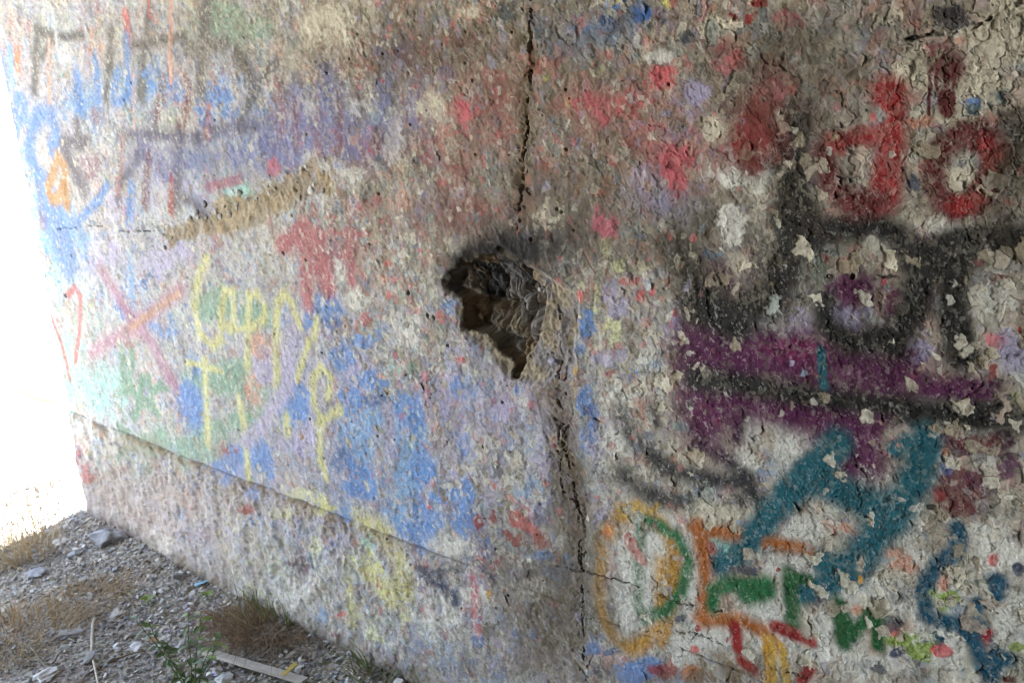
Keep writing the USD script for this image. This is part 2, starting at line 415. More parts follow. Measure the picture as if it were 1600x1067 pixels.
# washed tints: large soft clouds of old colour under everything
for k, (col, wgt, op) in enumerate([
        (lin(122, 112, 92), mid, .75), (lin(150, 116, 104), mid, .6), (lin(120, 116, 118), mid, .7), (lin(128, 124, 98), mid, .6), (lin(142, 118, 112), mid, .55),
        (lin(134, 150, 178), left, .55), (lin(176, 150, 152), left, .45), (lin(150, 178, 170), left, .4), (lin(124, 120, 140), left, .5), (lin(112, 132, 168), np.clip(1 - np.abs(PX - 560) / 330, 0, 1) * sst(380, 560, PY) * sst(1000, 850, PY), .8), (lin(160, 150, 180), np.clip(1 - np.abs(PX - 560) / 400, 0, 1) * sst(380, 560, PY), .65),
        (lin(150, 146, 150), left, .5), (lin(166, 160, 182), left, .5), (lin(178, 190, 178), left, .4), (lin(214, 210, 204), left, .6), (lin(168, 150, 136), left, .45),
        (lin(150, 140, 120), rgt, .6), (lin(212, 206, 194), rgt, .6), (lin(164, 160, 152), rgt, .6), (lin(176, 150, 132), rgt, .4),
        (lin(128, 136, 156), np.clip(1 - np.abs(PX - 680) / 330, 0, 1) * sst(420, 620, PY), .75), (lin(152, 150, 158), np.clip(1 - np.abs(PX - 700) / 400, 0, 1) * sst(420, 620, PY), .6)]):
    n = 0.5 * np.roll(NB['l'][k % 3], 211 * (k + 1), 1) + 0.2 * np.roll(NB['m'][(k + 1) % 3], 97 * k, 1) + 0.15 * NB['f'][k % 3] + 0.15 * NB['g'][k % 3]
    region(sst(0.46, 0.70, n) * wgt * op, col)
# many coats of older paint, showing in crumbs
for k, (col, th) in enumerate([(LBLUE, .78), (LAV, .78), (SALMON, .80), (PGREEN, .82), (PYEL, .83), (ROSE, .84), (DBLUE, .85), (DGREY, .83)]):
    n = NB['m'][k % 3] * 0.3 + NB['s'][(k + 1) % 3] * 0.4 + np.roll(NB['l'][k % 3], 137 * (k + 1), 1) * 0.45
    region(sst(th + .03, th + 0.10, n) * (0.5 - 0.2 * rgt), col, 0.0003)

# a patchwork of half-peeled coats, each flake's edge standing a little proud
def patchwork(IDc, EDc, RAc, pal, weight, op, step, seed):
    r = RAc[IDc]; pal = np.array(pal, np.float32)
    pick = pal[np.minimum((r[..., (seed + 3) % 8] * len(pal)).astype(int), len(pal) - 1)]
    on = (r[..., seed % 8] < weight).astype(np.float32)
    inner = sst(0, 0.0010, EDc)
    tex = 0.74 + 0.3 * NB['g'][seed % 3] + 0.22 * NB['s'][seed % 3]
    m = on * (0.55 + 0.45 * r[..., (seed + 1) % 8]) * op * (0.55 + 0.45 * NB['f'][seed % 3])
    C[:] = C + (pick * tex[..., None] - C) * m[..., None]
    HT[:] = HT + step * on * inner * (0.4 + 0.6 * r[..., (seed + 2) % 8])


um = np.clip(sst(420, 620, PX), 0, 1) * np.clip(1.15 - PY / 900, 0, 1)
MIDPAL = [lin(112, 98, 78), lin(128, 118, 100), lin(150, 104, 98), lin(176, 166, 146), lin(120, 112, 116), lin(96, 84, 68), lin(160, 120, 100), lin(140, 136, 116), lin(104, 100, 96), lin(186, 100, 98), lin(150, 142, 160), lin(116, 128, 134)]
LEFTPAL = [lin(204, 200, 192), lin(170, 168, 178), lin(140, 152, 176), lin(186, 180, 166), lin(150, 134, 128), lin(176, 188, 178), lin(120, 116, 118), lin(170, 150, 156)]
RIGHTPAL = [lin(206, 200, 186), lin(180, 170, 148), lin(150, 142, 126), lin(196, 186, 164), lin(120, 112, 100), lin(170, 150, 134), lin(214, 210, 202)]
LOWPAL = [lin(120, 136, 168), lin(160, 154, 178), lin(196, 190, 178), lin(126, 120, 112), lin(104, 124, 160), lin(176, 168, 150), lin(150, 140, 150), lin(150, 122, 118)]
lowm = np.clip(sst(380, 520, PX) * sst(980, 880, PX) * sst(380, 560, PY), 0, 1)
patchwork(ID3, ED3, RA3, MIDPAL, 0.62 * um, 0.85, 0.0010, 0)
patchwork(ID3, ED3, RA3, LOWPAL, 0.50 * lowm, 0.75, 0.0005, 1)
patchwork(ID3, ED3, RA3, RIGHTPAL, 0.5 * rgt, 0.8, 0.0008, 2)
patchwork(ID4, ED4, RA4, MIDPAL, 0.50 * um, 0.85, 0.0007, 1)
patchwork(ID4, ED4, RA4, LEFTPAL, 0.45 * (1 - rgt) * (1 - um), 0.6, 0.0004, 2)
patchwork(ID4, ED4, RA4, LOWPAL, 0.40 * lowm, 0.8, 0.0005, 4)
patchwork(ID4, ED4, RA4, RIGHTPAL, 0.35 * rgt, 0.8, 0.0006, 3)
patchwork(ID2, ED2, RA2, MIDPAL, 0.35 * um, 0.8, 0.0004, 5)
# ---- old patches: (paint, x, y, rx, ry, cover)
for p in [
    # left field
    (MINT, 60, 350, 26, 90, .55), (MINT, 100, 560, 50, 90, .5), (MINT, 165, 600, 60, 70, .5), (MINT, 120, 610, 40, 60, .45), (MINT, 92, 430, 50, 60, .5), (MINT, 365, 300, 32, 24, .8),
    (LAV, 250, 410, 60, 40, .6), (LAV, 160, 400, 60, 50, .5), (LAV, 190, 320, 70, 50, .35), (LAV, 290, 300, 60, 40, .5), (PGREEN, 350, 40, 60, 60, .6), (PGREEN, 405, 45, 40, 40, .6),
    (LBLUE, 190, 130, 90, 60, .55), (LBLUE, 130, 160, 50, 50, .5), (LBLUE, 100, 370, 45, 62, .75), (LBLUE, 75, 330, 30, 40, .5), (LBLUE, 10, 180, 22, 70, .7), (LBLUE, 32, 250, 22, 50, .5),
    (BLUE, 270, 140, 60, 50, .45), (BLUE, 340, 150, 46, 60, .65), (DBLUE, 330, 210, 50, 50, .45), (PERI, 300, 250, 60, 40, .5), (PERI, 260, 262, 34, 34, .55), (PERI, 390, 240, 60, 50, .5),
    (MAUVE, 140, 260, 50, 40, .5), (MAUVE, 150, 185, 30, 30, .4), (VIO, 240, 235, 70, 30, .4), (DBLUE, 232, 440, 20, 40, .4), (BLUE, 235, 500, 44, 40, .4), (BLUE, 190, 480, 30, 40, .35),
    (BLUE, 305, 620, 30, 60, .95), (BLUE, 315, 690, 36, 50, .7), (BLUE, 360, 720, 50, 40, .95), (BLUE, 405, 715, 46, 44, .9), (BLUE, 260, 520, 36, 30, .4),
    (PGREEN, 340, 470, 60, 50, .85), (PGREEN, 400, 490, 50, 50, .75), (PGREEN, 360, 590, 70, 50, .85), (PGREEN, 330, 690, 40, 50, .75), (PGREEN, 380, 660, 50, 40, .7), (PGREEN, 300, 700, 40, 40, .7), (PGREEN, 430, 620, 40, 40, .5),
    (PGREEN, 210, 690, 60, 30, .4), (PGREEN, 250, 690, 40, 40, .6), (LAV, 430, 570, 60, 60, .7), (LAV, 460, 500, 40, 40, .5), (SALMON, 410, 540, 40, 30, .5), (ROSE, 350, 700, 26, 30, .5), (SALMON, 395, 610, 24, 40, .5),
    (MAUVE, 460, 350, 60, 20, .3), (ROSE, 520, 120, 60, 60, .3),
    # blue-violet block letters up the left middle
    (PERI, 440, 230, 60, 50, .6), (PERI, 520, 150, 45, 60, .7), (PERI, 500, 215, 60, 40, .6), (PERI, 560, 215, 60, 30, .6), (PERI, 592, 150, 26, 36, .7), (PERI, 640, 180, 30, 40, .85), (PERI, 668, 215, 22, 34, .6), (PERI, 695, 115, 24, 30, .85),
    (PERI, 595, 85, 30, 26, .6), (PERI, 465, 165, 30, 60, .6), (DBLUE, 550, 240, 40, 26, .6), (VIO, 610, 70, 50, 30, .5), (MAUVE, 450, 180, 40, 60, .4), (MINT, 590, 185, 24, 24, .4), (TEAL, 590, 248, 14, 12, .8), (TEAL, 648, 250, 14, 12, .7),
    # reds of the upper middle
    (CORAL, 728, 172, 26, 26, .95), (CORAL, 700, 205, 26, 24, .6), (ROSE, 665, 225, 20, 34, .9), (ROSE, 580, 225, 24, 28, .8), (MAROON, 722, 64, 34, 20, .8), (MAROON, 668, 95, 46, 34, .6), (ROSE, 560, 105, 30, 40, .6), (CORAL, 428, 264, 17, 16, 1.0),
    (ROSE, 780, 165, 50, 60, .55), (ROSE, 775, 210, 40, 24, .6), (ROSE, 770, 120, 26, 26, .6), (SALMON, 700, 230, 60, 30, .35), (ROSE, 710, 260, 40, 30, .4), (SALMON, 620, 310, 30, 36, .5), (ROSE, 740, 330, 60, 40, .65), (ROSE, 700, 345, 30, 30, .5),
    (CORAL, 835, 105, 22, 26, .9), (ROSE, 860, 100, 36, 24, .7), (CORAL, 850, 250, 24, 26, .6), (ROSE, 905, 265, 24, 30, .5), (CORAL, 925, 160, 40, 22, .95), (CORAL, 1032, 122, 30, 26, 1.0), (CORAL, 985, 165, 40, 30, .8), (PINK, 1010, 195, 40, 26, .7),
    (CORAL, 1050, 255, 34, 40, .95), (PINK, 1040, 240, 40, 30, .7), (PINK, 945, 352, 22, 22, .9), (CORAL, 935, 300, 26, 14, .8), (PINK, 890, 250, 60, 50, .3), (SALMON, 960, 280, 50, 40, .4), (PINK, 1145, 100, 34, 24, .8), (CORAL, 1148, 95, 16, 14, .9), (PINK, 1230, 30, 50, 26, .5),
    (RED, 1185, 215, 60, 80, .75), (RED, 1195, 150, 36, 36, .6), (DRED, 1170, 255, 40, 40, .6), (RED, 1150, 28, 15, 15, 1.0), (RED, 1172, 28, 14, 16, .9), (RED, 1185, 5, 26, 14, .9), (ROSE, 1130, 70, 40, 26, .5), (PINK, 1215, 140, 36, 24, .8), (CORAL, 1240, 140, 14, 16, .9),
    # blues and odd colours of the top middle
    (DBLUE, 1003, 20, 30, 20, .95), (BLUE, 960, 8, 30, 16, .8), (DBLUE, 945, 40, 30, 26, .7), (BLUE, 912, 45, 16, 16, .9), (DTEAL, 920, 60, 30, 30, .5), (DGREY, 925, 95, 30, 30, .6), (YELLOW, 966, 4, 14, 8, 1.), (YELLOW, 1040, 8, 12, 14, .9), (YELLOW, 855, 118, 8, 14, .9), (YELLOW, 890, 160, 8, 10, .9),
    (DTEAL, 790, 25, 26, 22, .9), (DTEAL, 840, 50, 14, 26, .7), (GREY, 960, 75, 60, 40, .6), (LBLUE, 950, 60, 50, 30, .3), (DGREY, 1072, 60, 20, 18, .9), (LAV, 1085, 148, 22, 30, .95), (GREY, 1070, 130, 26, 22, .8), (LAV, 1010, 280, 40, 36, .8), (LAV, 1035, 320, 36, 24, .9), (PERI, 1042, 322, 16, 14, .9),
    (LAV, 1050, 215, 40, 26, .6), (DTEAL, 935, 262, 16, 20, .8), (OCHRE, 905, 266, 9, 9, .9), (OCHRE, 1010, 293, 9, 12, .9), (LBLUE, 1040, 178, 14, 8, .9), (DBLUE, 1115, 240, 8, 10, .9), (YELLOW, 875, 312, 7, 8, .9), (LAV, 830, 240, 26, 30, .5), (LAV, 840, 145, 24, 20, .5),
    (WHITE, 1025, 90, 26, 16, 1.), (WHITE, 1140, 345, 22, 42, 1.), (WHITE, 1138, 278, 26, 18, .95), (WHITE, 965, 130, 16, 10, .9), (CREAM, 1115, 40, 46, 26, .9), (CREAM, 1120, 205, 24, 34, .9), (WHITE, 1098, 270, 20, 22, .8), (WHITE, 970, 320, 14, 12, .8), (WHITE, 860, 330, 30, 30, .6), (CREAM, 920, 300, 18, 60, .5),
    (WHITE, 1180, 290, 26, 16, .9), (CREAM, 1320, 70, 60, 40, .6), (CREAM, 1440, 110, 60, 40, .8), (WHITE, 1330, 75, 26, 18, .7), (GREY, 1390, 40, 30, 24, .6), (GREY, 1320, 10, 40, 24, .6),
    # white showing through in the upper middle
    (CREAM, 510, 40, 60, 50, .75), (CREAM, 560, 30, 40, 40, .6), (CREAM, 470, 90, 50, 50, .5), (WHITE, 680, 165, 26, 34, .9), (WHITE, 695, 185, 30, 12, .9), (WHITE, 610, 180, 30, 16, .7), (WHITE, 552, 170, 26, 24, .8), (WHITE, 480, 170, 24, 24, .7), (WHITE, 610, 225, 22, 40, .7), (SALMON, 735, 20, 26, 14, .9),
    (WHITE, 550, 275, 40, 24, .7), (WHITE, 520, 262, 30, 20, .6), (LBLUE, 530, 260, 26, 16, .5), (LAV, 720, 300, 26, 20, .5), (MINT, 675, 340, 8, 12, .9),
    # middle band, by the hole
    (ROSE, 500, 400, 60, 60, .6), (MAUVE, 520, 380, 60, 40, .5), (ROSE, 610, 365, 60, 34, .35), (CORAL, 617, 437, 8, 8, 1.), (CORAL, 608, 458, 8, 12, .8), (CORAL, 603, 412, 8, 8, .9), (ROSE, 575, 495, 14, 18, .8), (SALMON, 600, 440, 60, 50, .4),
    (WHITE, 560, 470, 44, 36, .75), (WHITE, 530, 430, 30, 34, .6), (WHITE, 640, 520, 50, 60, .5), (DGREY, 620, 555, 16, 12, .7), (BLUE, 505, 485, 36, 34, .95), (DBLUE, 520, 500, 26, 24, .7), (BLUE, 570, 532, 28, 26, .95), (LAV, 560, 580, 40, 40, .8), (BLUE, 580, 598, 26, 22, .95), (DBLUE, 590, 628, 24, 18, .95),
    (LBLUE, 582, 650, 34, 24, .8), (BLUE, 535, 560, 40, 34, .6), (BLUE, 460, 630, 34, 44, .8), (BLUE, 550, 625, 30, 30, .6), (LAV, 470, 690, 44, 34, .6), (LBLUE, 560, 690, 60, 50, .6), (DBLUE, 535, 720, 36, 40, .5), (BLUE, 565, 758, 40, 40, .9), (BLUE, 545, 800, 40, 30, .5),
    (LBLUE, 635, 690, 30, 70, .95), (LBLUE, 640, 740, 34, 50, .9), (BLUE, 640, 650, 24, 40, .9), (BLUE, 660, 735, 30, 36, .8), (BLUE, 668, 810, 50, 46, 1.0), (BLUE, 645, 830, 50, 34, .9), (LBLUE, 620, 800, 40, 60, .5), (BLUE, 690, 775, 40, 24, .7), (BLUE, 735, 770, 20, 50, .9), (BLUE, 725, 810, 26, 40, .7),
    (LAV, 700, 600, 14, 60, .9), (BLUE, 712, 605, 20, 34, .6), (BLUE, 700, 480, 26, 36, .5), (LAV, 715, 560, 40, 50, .4), (LBLUE, 740, 600, 36, 50, .45), (LBLUE, 745, 650, 36, 40, .5), (LAV, 785, 640, 30, 36, .8), (BLUE, 730, 690, 20, 30, .6), (LBLUE, 765, 695, 14, 14, .7),
    (PINK, 664, 590, 9, 12, .9), (CORAL, 690, 495, 10, 12, .9), (CORAL, 722, 563, 12, 10, .9), (RED, 666, 633, 6, 6, 1.), (RED, 770, 625, 6, 6, .9), (PGREEN, 645, 575, 20, 26, .6), (DGREY, 645, 585, 20, 20, .5), (MINT, 615, 580, 20, 14, .5), (OCHRE, 632, 680, 14, 20, .5), (PGREEN, 640, 690, 10, 20, .5),
    (WHITE, 750, 700, 36, 50, .6), (CREAM, 775, 690, 26, 30, .5), (DGREY, 782, 735, 22, 20, .6), (GREY, 600, 720, 40, 40, .3), (LAV, 770, 760, 40, 40, .4), (DBLUE, 760, 850, 40, 36, .35), (PINK, 676, 755, 10, 9, .9), (CORAL, 672, 790, 8, 6, .9), (DGREY, 693, 762, 10, 20, .5),
    # right of the hole
    (CREAM, 950, 560, 60, 70, .5), (PYEL, 948, 385, 12, 18, .95), (PYEL, 968, 412, 16, 14, .95), (PYEL, 960, 515, 20, 24, .95), (PYEL, 935, 475, 8, 26, .8), (PYEL, 1058, 553, 16, 12, .95), (PYEL, 1005, 420, 26, 8, .7), (BLUE, 918, 508, 26, 34, .7), (BLUE, 905, 540, 20, 40, .5), (BLUE, 918, 630, 26, 40, .8), (BLUE, 922, 680, 24, 30, .8),
    (DBLUE, 918, 640, 14, 30, .5), (LBLUE, 930, 700, 26, 40, .4), (LAV, 950, 560, 34, 18, .95), (LAV, 968, 480, 26, 30, .8), (LAV, 950, 455, 22, 26, .8), (LAV, 1048, 505, 26, 24, .85), (LAV, 1010, 490, 24, 18, .6), (OCHRE, 902, 578, 7, 18, .8), (CORAL, 910, 462, 8, 12, .9), (CORAL, 1003, 462, 8, 14, .9), (CORAL, 1022, 458, 7, 12, .9), (CORAL, 1054, 485, 6, 10, .9),
    (RED, 975, 440, 10, 8, .8), (ROSE, 950, 582, 10, 10, .9), (BLUE, 992, 580, 10, 26, .7), (LBLUE, 1020, 570, 20, 16, .4), (PINK, 990, 440, 40, 16, .4), (SALMON, 1045, 590, 30, 14, .4), (WHITE, 1010, 610, 50, 40, .5), (WHITE, 960, 620, 30, 30, .7), (WHITE, 1010, 560, 24, 34, .6), (LAV, 940, 700, 40, 40, .5), (LAV, 940, 800, 30, 26, .5), (LBLUE, 840, 700, 30, 60, .35),
    (CREAM, 870, 640, 14, 22, .9), (LAV, 860, 690, 30, 36, .5), (BLUE, 812, 612, 12, 14, .8), (WHITE, 820, 625, 10, 14, .9), (CORAL, 830, 632, 8, 8, .8), (LAV, 835, 720, 60, 60, .4), (PERI, 850, 800, 50, 46, .5), (LBLUE, 830, 760, 40, 40, .4), (CREAM, 810, 720, 16, 30, .7), (DGREY, 815, 740, 16, 26, .4), (PINK, 855, 755, 8, 10, .8),
    # low middle
    (BLUE, 845, 868, 36, 16, .8), (BLUE, 889, 872, 13, 18, .9), (NAVY, 828, 900, 26, 22, .7), (DBLUE, 870, 900, 34, 24, .6), (PINK, 870, 940, 13, 12, .9), (RED, 875, 872, 7, 8, 1.), (WHITE, 820, 880, 20, 14, .7), (WHITE, 880, 845, 16, 18, .8), (WHITE, 830, 920, 40, 26, .7), (BLUE, 840, 990, 16, 34, .6), (BLUE, 806, 990, 12, 14, .8), (BLUE, 930, 1012, 24, 20, .9), (BLUE, 1000, 1050, 40, 30, .9),
    (DBLUE, 960, 1015, 30, 10, .9), (NAVY, 940, 1045, 30, 26, .5), (CORAL, 835, 830, 40, 10, .8, 's', 30), (RED, 848, 845, 12, 18, .9), (CORAL, 808, 808, 14, 14, .9), (ROSE, 750, 880, 24, 26, .4), (YELLOW, 575, 880, 46, 40, .4), (YELLOW, 610, 910, 40, 30, .4), (PYEL, 470, 770, 40, 24, .5), (YELLOW, 500, 790, 34, 26, .4), (PYEL, 445, 800, 30, 16, .5), (PYEL, 500, 850, 24, 30, .5),
    (PYEL, 550, 930, 26, 50, .4), (MINT, 580, 845, 20, 20, .5), (PYEL, 590, 990, 40, 30, .4), (MAUVE, 472, 880, 22, 22, .7), (DGREY, 472, 882, 16, 14, .6), (GREY, 420, 850, 60, 40, .3), (WHITE, 510, 890, 20, 22, .7), (WHITE, 470, 930, 50, 50, .45), (LAV, 300, 830, 70, 50, .35), (WHITE, 255, 850, 26, 40, .7), (WHITE, 300, 800, 60, 40, .45), (GREY, 270, 890, 60, 40, .5), (GREY, 320, 900, 60, 30, .4), (GREY, 500, 960, 50, 50, .5), (LBLUE, 505, 960, 14, 16, .6),
    (CORAL, 536, 958, 12, 10, .7), (ROSE, 390, 795, 12, 10, .9), (RED, 392, 796, 8, 6, .9), (ROSE, 115, 715, 22, 36, .8), (ROSE, 140, 745, 20, 26, .7), (ROSE, 300, 790, 24, 34, .45), (LBLUE, 285, 800, 14, 18, .7), (ROSE, 330, 830, 20, 24, .3), (PGREEN, 190, 715, 30, 20, .5), (PGREEN, 230, 735, 30, 30, .4), (BLUE, 360, 750, 30, 20, .6), (BLUE, 400, 768, 26, 16, .6), (BROWN, 280, 790, 26, 40, .3), (DGREY, 400, 830, 20, 40, .35),
    (NAVY, 690, 890, 24, 12, .6), (BLUE, 660, 855, 30, 30, .6), (OCHRE, 660, 920, 34, 30, .25), (DBLUE, 650, 940, 40, 30, .25), (CORAL, 665, 880, 14, 14, .7), (CORAL, 675, 955, 14, 14, .5), (DTEAL, 700, 1000, 30, 40, .3), (GREEN, 725, 1030, 30, 30, .2), (NAVY, 745, 1010, 22, 40, .35), (BLUE, 650, 1020, 26, 30, .35), (PYEL, 640, 960, 30, 24, .4), (WHITE, 700, 850, 60, 26, .6), (WHITE, 690, 960, 50, 50, .5), (WHITE, 740, 930, 40, 26, .6),
    (DBLUE, 750, 997, 16, 14, .7), (ROSE, 780, 880, 30, 30, .4), (NAVY, 790, 890, 30, 20, .4), (OCHRE, 765, 925, 10, 14, .6), (RED, 840, 835, 10, 8, .9),
    # right side, older coats
    (LAV, 1180, 430, 40, 30, .3), (CREAM, 1150, 415, 40, 26, .9), (LBLUE, 1115, 400, 18, 14, .9), (PINK, 1150, 470, 30, 26, .4), (LAV, 1250, 510, 60, 50, .6), (MAG, 1290, 450, 36, 30, .5), (LAV, 1325, 495, 50, 40, .9), (MAG, 1330, 450, 34, 20, .8), (MAG, 1395, 475, 24, 36, .9), (BLUE, 1360, 480, 8, 40, .6), (CORAL, 1382, 442, 8, 10, .9),
    (ORANGE, 1265, 575, 20, 26, .6), (SALMON, 1250, 580, 26, 20, .7), (WHITE, 1320, 560, 30, 26, .7), (WHITE, 1200, 530, 34, 24, .6), (CREAM, 1385, 585, 44, 34, .95), (GREY, 1385, 590, 24, 20, .6), (CORAL, 1428, 585, 12, 14, .8), (LAV, 1440, 545, 44, 26, .9), (PERI, 1430, 560, 26, 18, .7), (LAV, 1580, 545, 40, 34, .8), (GREY, 1540, 440, 50, 40, .6), (WHITE, 1545, 470, 60, 46, .8), (PINK, 1550, 530, 26, 16, .6),
    (LAV, 1580, 570, 26, 20, .7), (RED, 1553, 585, 8, 14, .9), (RED, 1575, 645, 10, 8, 1.), (RED, 1598, 515, 6, 10, 1.), (LIME, 1590, 620, 14, 14, .5), (GREEN, 1530, 700, 20, 30, .25), (WHITE, 1530, 680, 50, 30, .75), (WHITE, 1540, 720, 30, 40, .6), (WHITE, 1340, 735, 36, 30, .95), (WHITE, 1430, 650, 36, 20, .6), (CREAM, 1560, 620, 30, 14, .9), (WHITE, 1490, 620, 22, 9, .9),
    (WHITE, 1540, 830, 60, 36, 1.), (WHITE, 1560, 870, 60, 40, .9), (WHITE, 1250, 830, 60, 36, .9), (SALMON, 1330, 830, 46, 12, .7, 's', 18), (SALMON, 1410, 880, 40, 24, .8), (SALMON, 1390, 860, 26, 18, .6), (CREAM, 1390, 905, 40, 26, .8), (WHITE, 1400, 830, 46, 34, .85), (WHITE, 1370, 925, 60, 34, .9), (WHITE, 1300, 970, 60, 60, .9), (GREY, 1405, 925, 26, 24, .8), (WHITE, 1440, 870, 26, 20, .8),
    (WHITE, 1280, 1020, 50, 40, .9), (WHITE, 1350, 1040, 60, 30, .6), (WHITE, 1480, 1010, 50, 50, .6), (WHITE, 1580, 960, 40, 60, .7), (WHITE, 1220, 880, 40, 24, .8), (GREY, 1350, 1040, 30, 16, .6), (WHITE, 1000, 870, 60, 90, .95), (WHITE, 1090, 900, 30, 80, .9), (WHITE, 1110, 990, 60, 34, .95), (WHITE, 1080, 1010, 60, 20, .9), (WHITE, 1190, 960, 60, 50, .8), (WHITE, 1220, 1000, 40, 40, .8), (WHITE, 1000, 960, 50, 50, .8),
    (WHITE, 960, 690, 40, 40, .8), (CREAM, 1100, 690, 70, 50, .85), (WHITE, 1160, 720, 40, 50, .8), (CREAM, 1120, 800, 60, 24, .8), (WHITE, 1170, 670, 26, 34, .8), (MINT, 1070, 665, 20, 9, .9), (MINT, 1020, 712, 10, 10, .5), (SALMON, 1052, 720, 8, 8, .9), (WHITE, 1230, 700, 40, 60, .7), (LBLUE, 1205, 730, 26, 24, .35), (CORAL, 1060, 788, 12, 5, .8), (CREAM, 1060, 740, 40, 30, .6), (MAUVE, 1100, 500, 40, 30, .3), (WHITE, 1200, 510, 26, 14, .8),
    (CREAM, 1560, 60, 60, 60, .9), (CREAM, 1530, 140, 60, 40, .9), (CREAM, 1480, 180, 60, 30, .7), (SALMON, 1440, 190, 40, 22, .85), (CREAM, 1420, 130, 40, 30, .7), (PINK, 1460, 80, 30, 16, .5), (SALMON, 1490, 65, 30, 14, .5), (CREAM, 1510, 290, 50, 50, 1.0), (WHITE, 1490, 345, 60, 22, .8), (CREAM, 1430, 335, 30, 20, .8), (WHITE, 1585, 390, 24, 30, .5), (SALMON, 1310, 140, 40, 30, .4),
    (DTEAL, 1530, 170, 60, 16, .6, 'm', -20), (DTEAL, 1580, 150, 26, 14, .6), (BLUE, 1520, 160, 26, 10, .5),
]:
    patch(*p)

# ---- zones: painted figures and worn places that read as pieces of the wall (name, label)
FIG = [None]


def fig(name, label):
    FIG.append((name, label)); return len(FIG) - 1


# ---- thin grey and coloured lines of the left
zG = fig('graffiti_lettering', 'faint grey block lettering with a Y along the top left of the wall')
for w_, pts in [(9, [(58, 49), (53, 139)]), (11, [(58, 50), (85, 56)]), (10, [(95, 58), (131, 56)]), (20, [(174, 55)]), (8, [(174, 81), (165, 158)]), (8, [(236, 15), (231, 49)]), (10, [(204, 73), (240, 66), (289, 56)]), (16, [(289, 78), (338, 68), (352, 70)]),
                (13, [(322, 11), (313, 143)]), (9, [(225, 80), (221, 150)]), (10, [(372, 80), (400, 135)]), (10, [(432, 95), (400, 140), (372, 200)]), (8, [(72, 52), (80, 60), (66, 90)])]:
    stroke(lin(70, 70, 74), w_ * 1.35, pts, .7, .95, zG)
zH = fig('graffiti_lettering', 'second row of dark mauve grey letters below the grey row')
for w_, pts in [(14, [(90, 225), (139, 221)]), (12, [(101, 232), (128, 289)]), (9, [(120, 195), (124, 225)]), (13, [(188, 212), (250, 210), (330, 216)]), (11, [(281, 210), (276, 319)]), (9, [(221, 240), (189, 285), (187, 315)]), (9, [(289, 311), (311, 322), (322, 355)]), (12, [(322, 206), (375, 200), (400, 195)]), (8, [(169, 289), (150, 318)])]:
    stroke(lin(78, 72, 90), w_ * 1.35, pts, .7, .92, zH)
for col, w_, pts, d in [(MAROON, 11, [(255, 124), (244, 188)], .55), (MAROON, 12, [(289, 124), (296, 142), (285, 199)], .55), (MAROON, 12, [(232, 244), (225, 319)], .6), (RED, 9, [(270, 278), (268, 330)], .7), (ROSE, 9, [(326, 170), (322, 210)], .6), (ROSE, 16, [(326, 294), (350, 286), (375, 279)], .9), (ROSE, 8, [(190, 220), (185, 300)], .5), (ROSE, 8, [(195, 330), (205, 360)], .4),
                        (CORAL, 9, [(197, 22), (202, 62)], .8), (SALMON, 6, [(267, 0), (266, 128)], .8), (SALMON, 5, [(77, 64), (77, 158)], .6), (ORANGE, 9, [(28, 80), (29, 105)], .6), (SALMON, 6, [(144, 50), (144, 80)], .6), (SALMON, 5, [(208, 112), (210, 200)], .5), (SALMON, 9, [(160, 70), (152, 100)], .5), (CORAL, 6, [(235, 0), (236, 25)], .5),
                        (BLUE, 9, [(150, 90), (152, 158)], .8), (BLUE, 10, [(199, 60), (203, 150)], .8), (BLUE, 9, [(184, 112), (176, 158), (188, 161), (200, 150)], .8), (BLUE, 13, [(120, 120), (124, 165)], .8), (BLUE, 10, [(244, 100), (225, 118)], .6), (LBLUE, 9, [(15, 79), (19, 124)], .8), (BLUE, 12, [(112, 356), (158, 311), (169, 289)], .8), (BLUE, 10, [(205, 290), (203, 350)], .6),
                        (MAUVE, 10, [(60, 289), (67, 352), (81, 326)], .7), (OCHRE, 7, [(27, 262), (29, 280)], .7), (LBLUE, 8, [(205, 400), (207, 470)], .6)]:
    stroke(col, w_, pts, .6, d)
z = fig('graffiti_loop', 'bright blue looping line by the wall end, upper left')
for w_, pts in [(10, [(30, 150), (22, 165), (28, 187), (37, 184), (39, 161), (30, 150)]), (11, [(0, 94), (11, 176), (22, 199), (17, 229)]), (13, [(56, 270), (43, 240), (49, 199), (64, 178), (81, 184), (88, 206), (81, 235)]), (13, [(49, 245), (56, 270), (71, 285)]), (24, [(77, 319), (92, 360), (103, 400)])]:
    stroke(lin(78, 126, 186), w_ * 1.2, pts, .6, .9, z)
z = fig('graffiti_letter', 'small ochre letter a near the blue loop at the wall end')
stroke(lin(172, 122, 58), 11, [(103, 320), (101, 259), (90, 244), (84, 270), (73, 296), (79, 311), (92, 311), (99, 289)], .5, .95, z)
# the violet letters' edges
z = fig('graffiti_lettering', 'faded violet blue block letters with dark red drips, upper middle left')
for w_, pts in [(30, [(512, 118), (515, 232)]), (22, [(465, 140), (465, 240)]), (26, [(500, 208), (590, 205)]), (26, [(545, 200), (562, 232), (598, 200), (602, 130)]), (26, [(650, 150), (662, 204)]), (18, [(700, 108), (688, 136)])]:
    stroke(PERI, w_, pts, .8, .62, z)
for w_, pts in [(10, [(527, 150), (529, 232)]), (13, [(462, 165), (464, 225)]), (11, [(497, 180), (497, 240)]), (18, [(659, 214), (659, 244)]), (18, [(591, 214), (574, 244)]), (9, [(437, 130), (440, 200)]), (14, [(660, 160), (655, 200)])]:
    stroke(lin(124, 58, 70), w_ * 1.1, pts, .9, .6)
stroke(ROSE, 14, [(554, 337), (569, 322), (591, 313)], .5, .9)
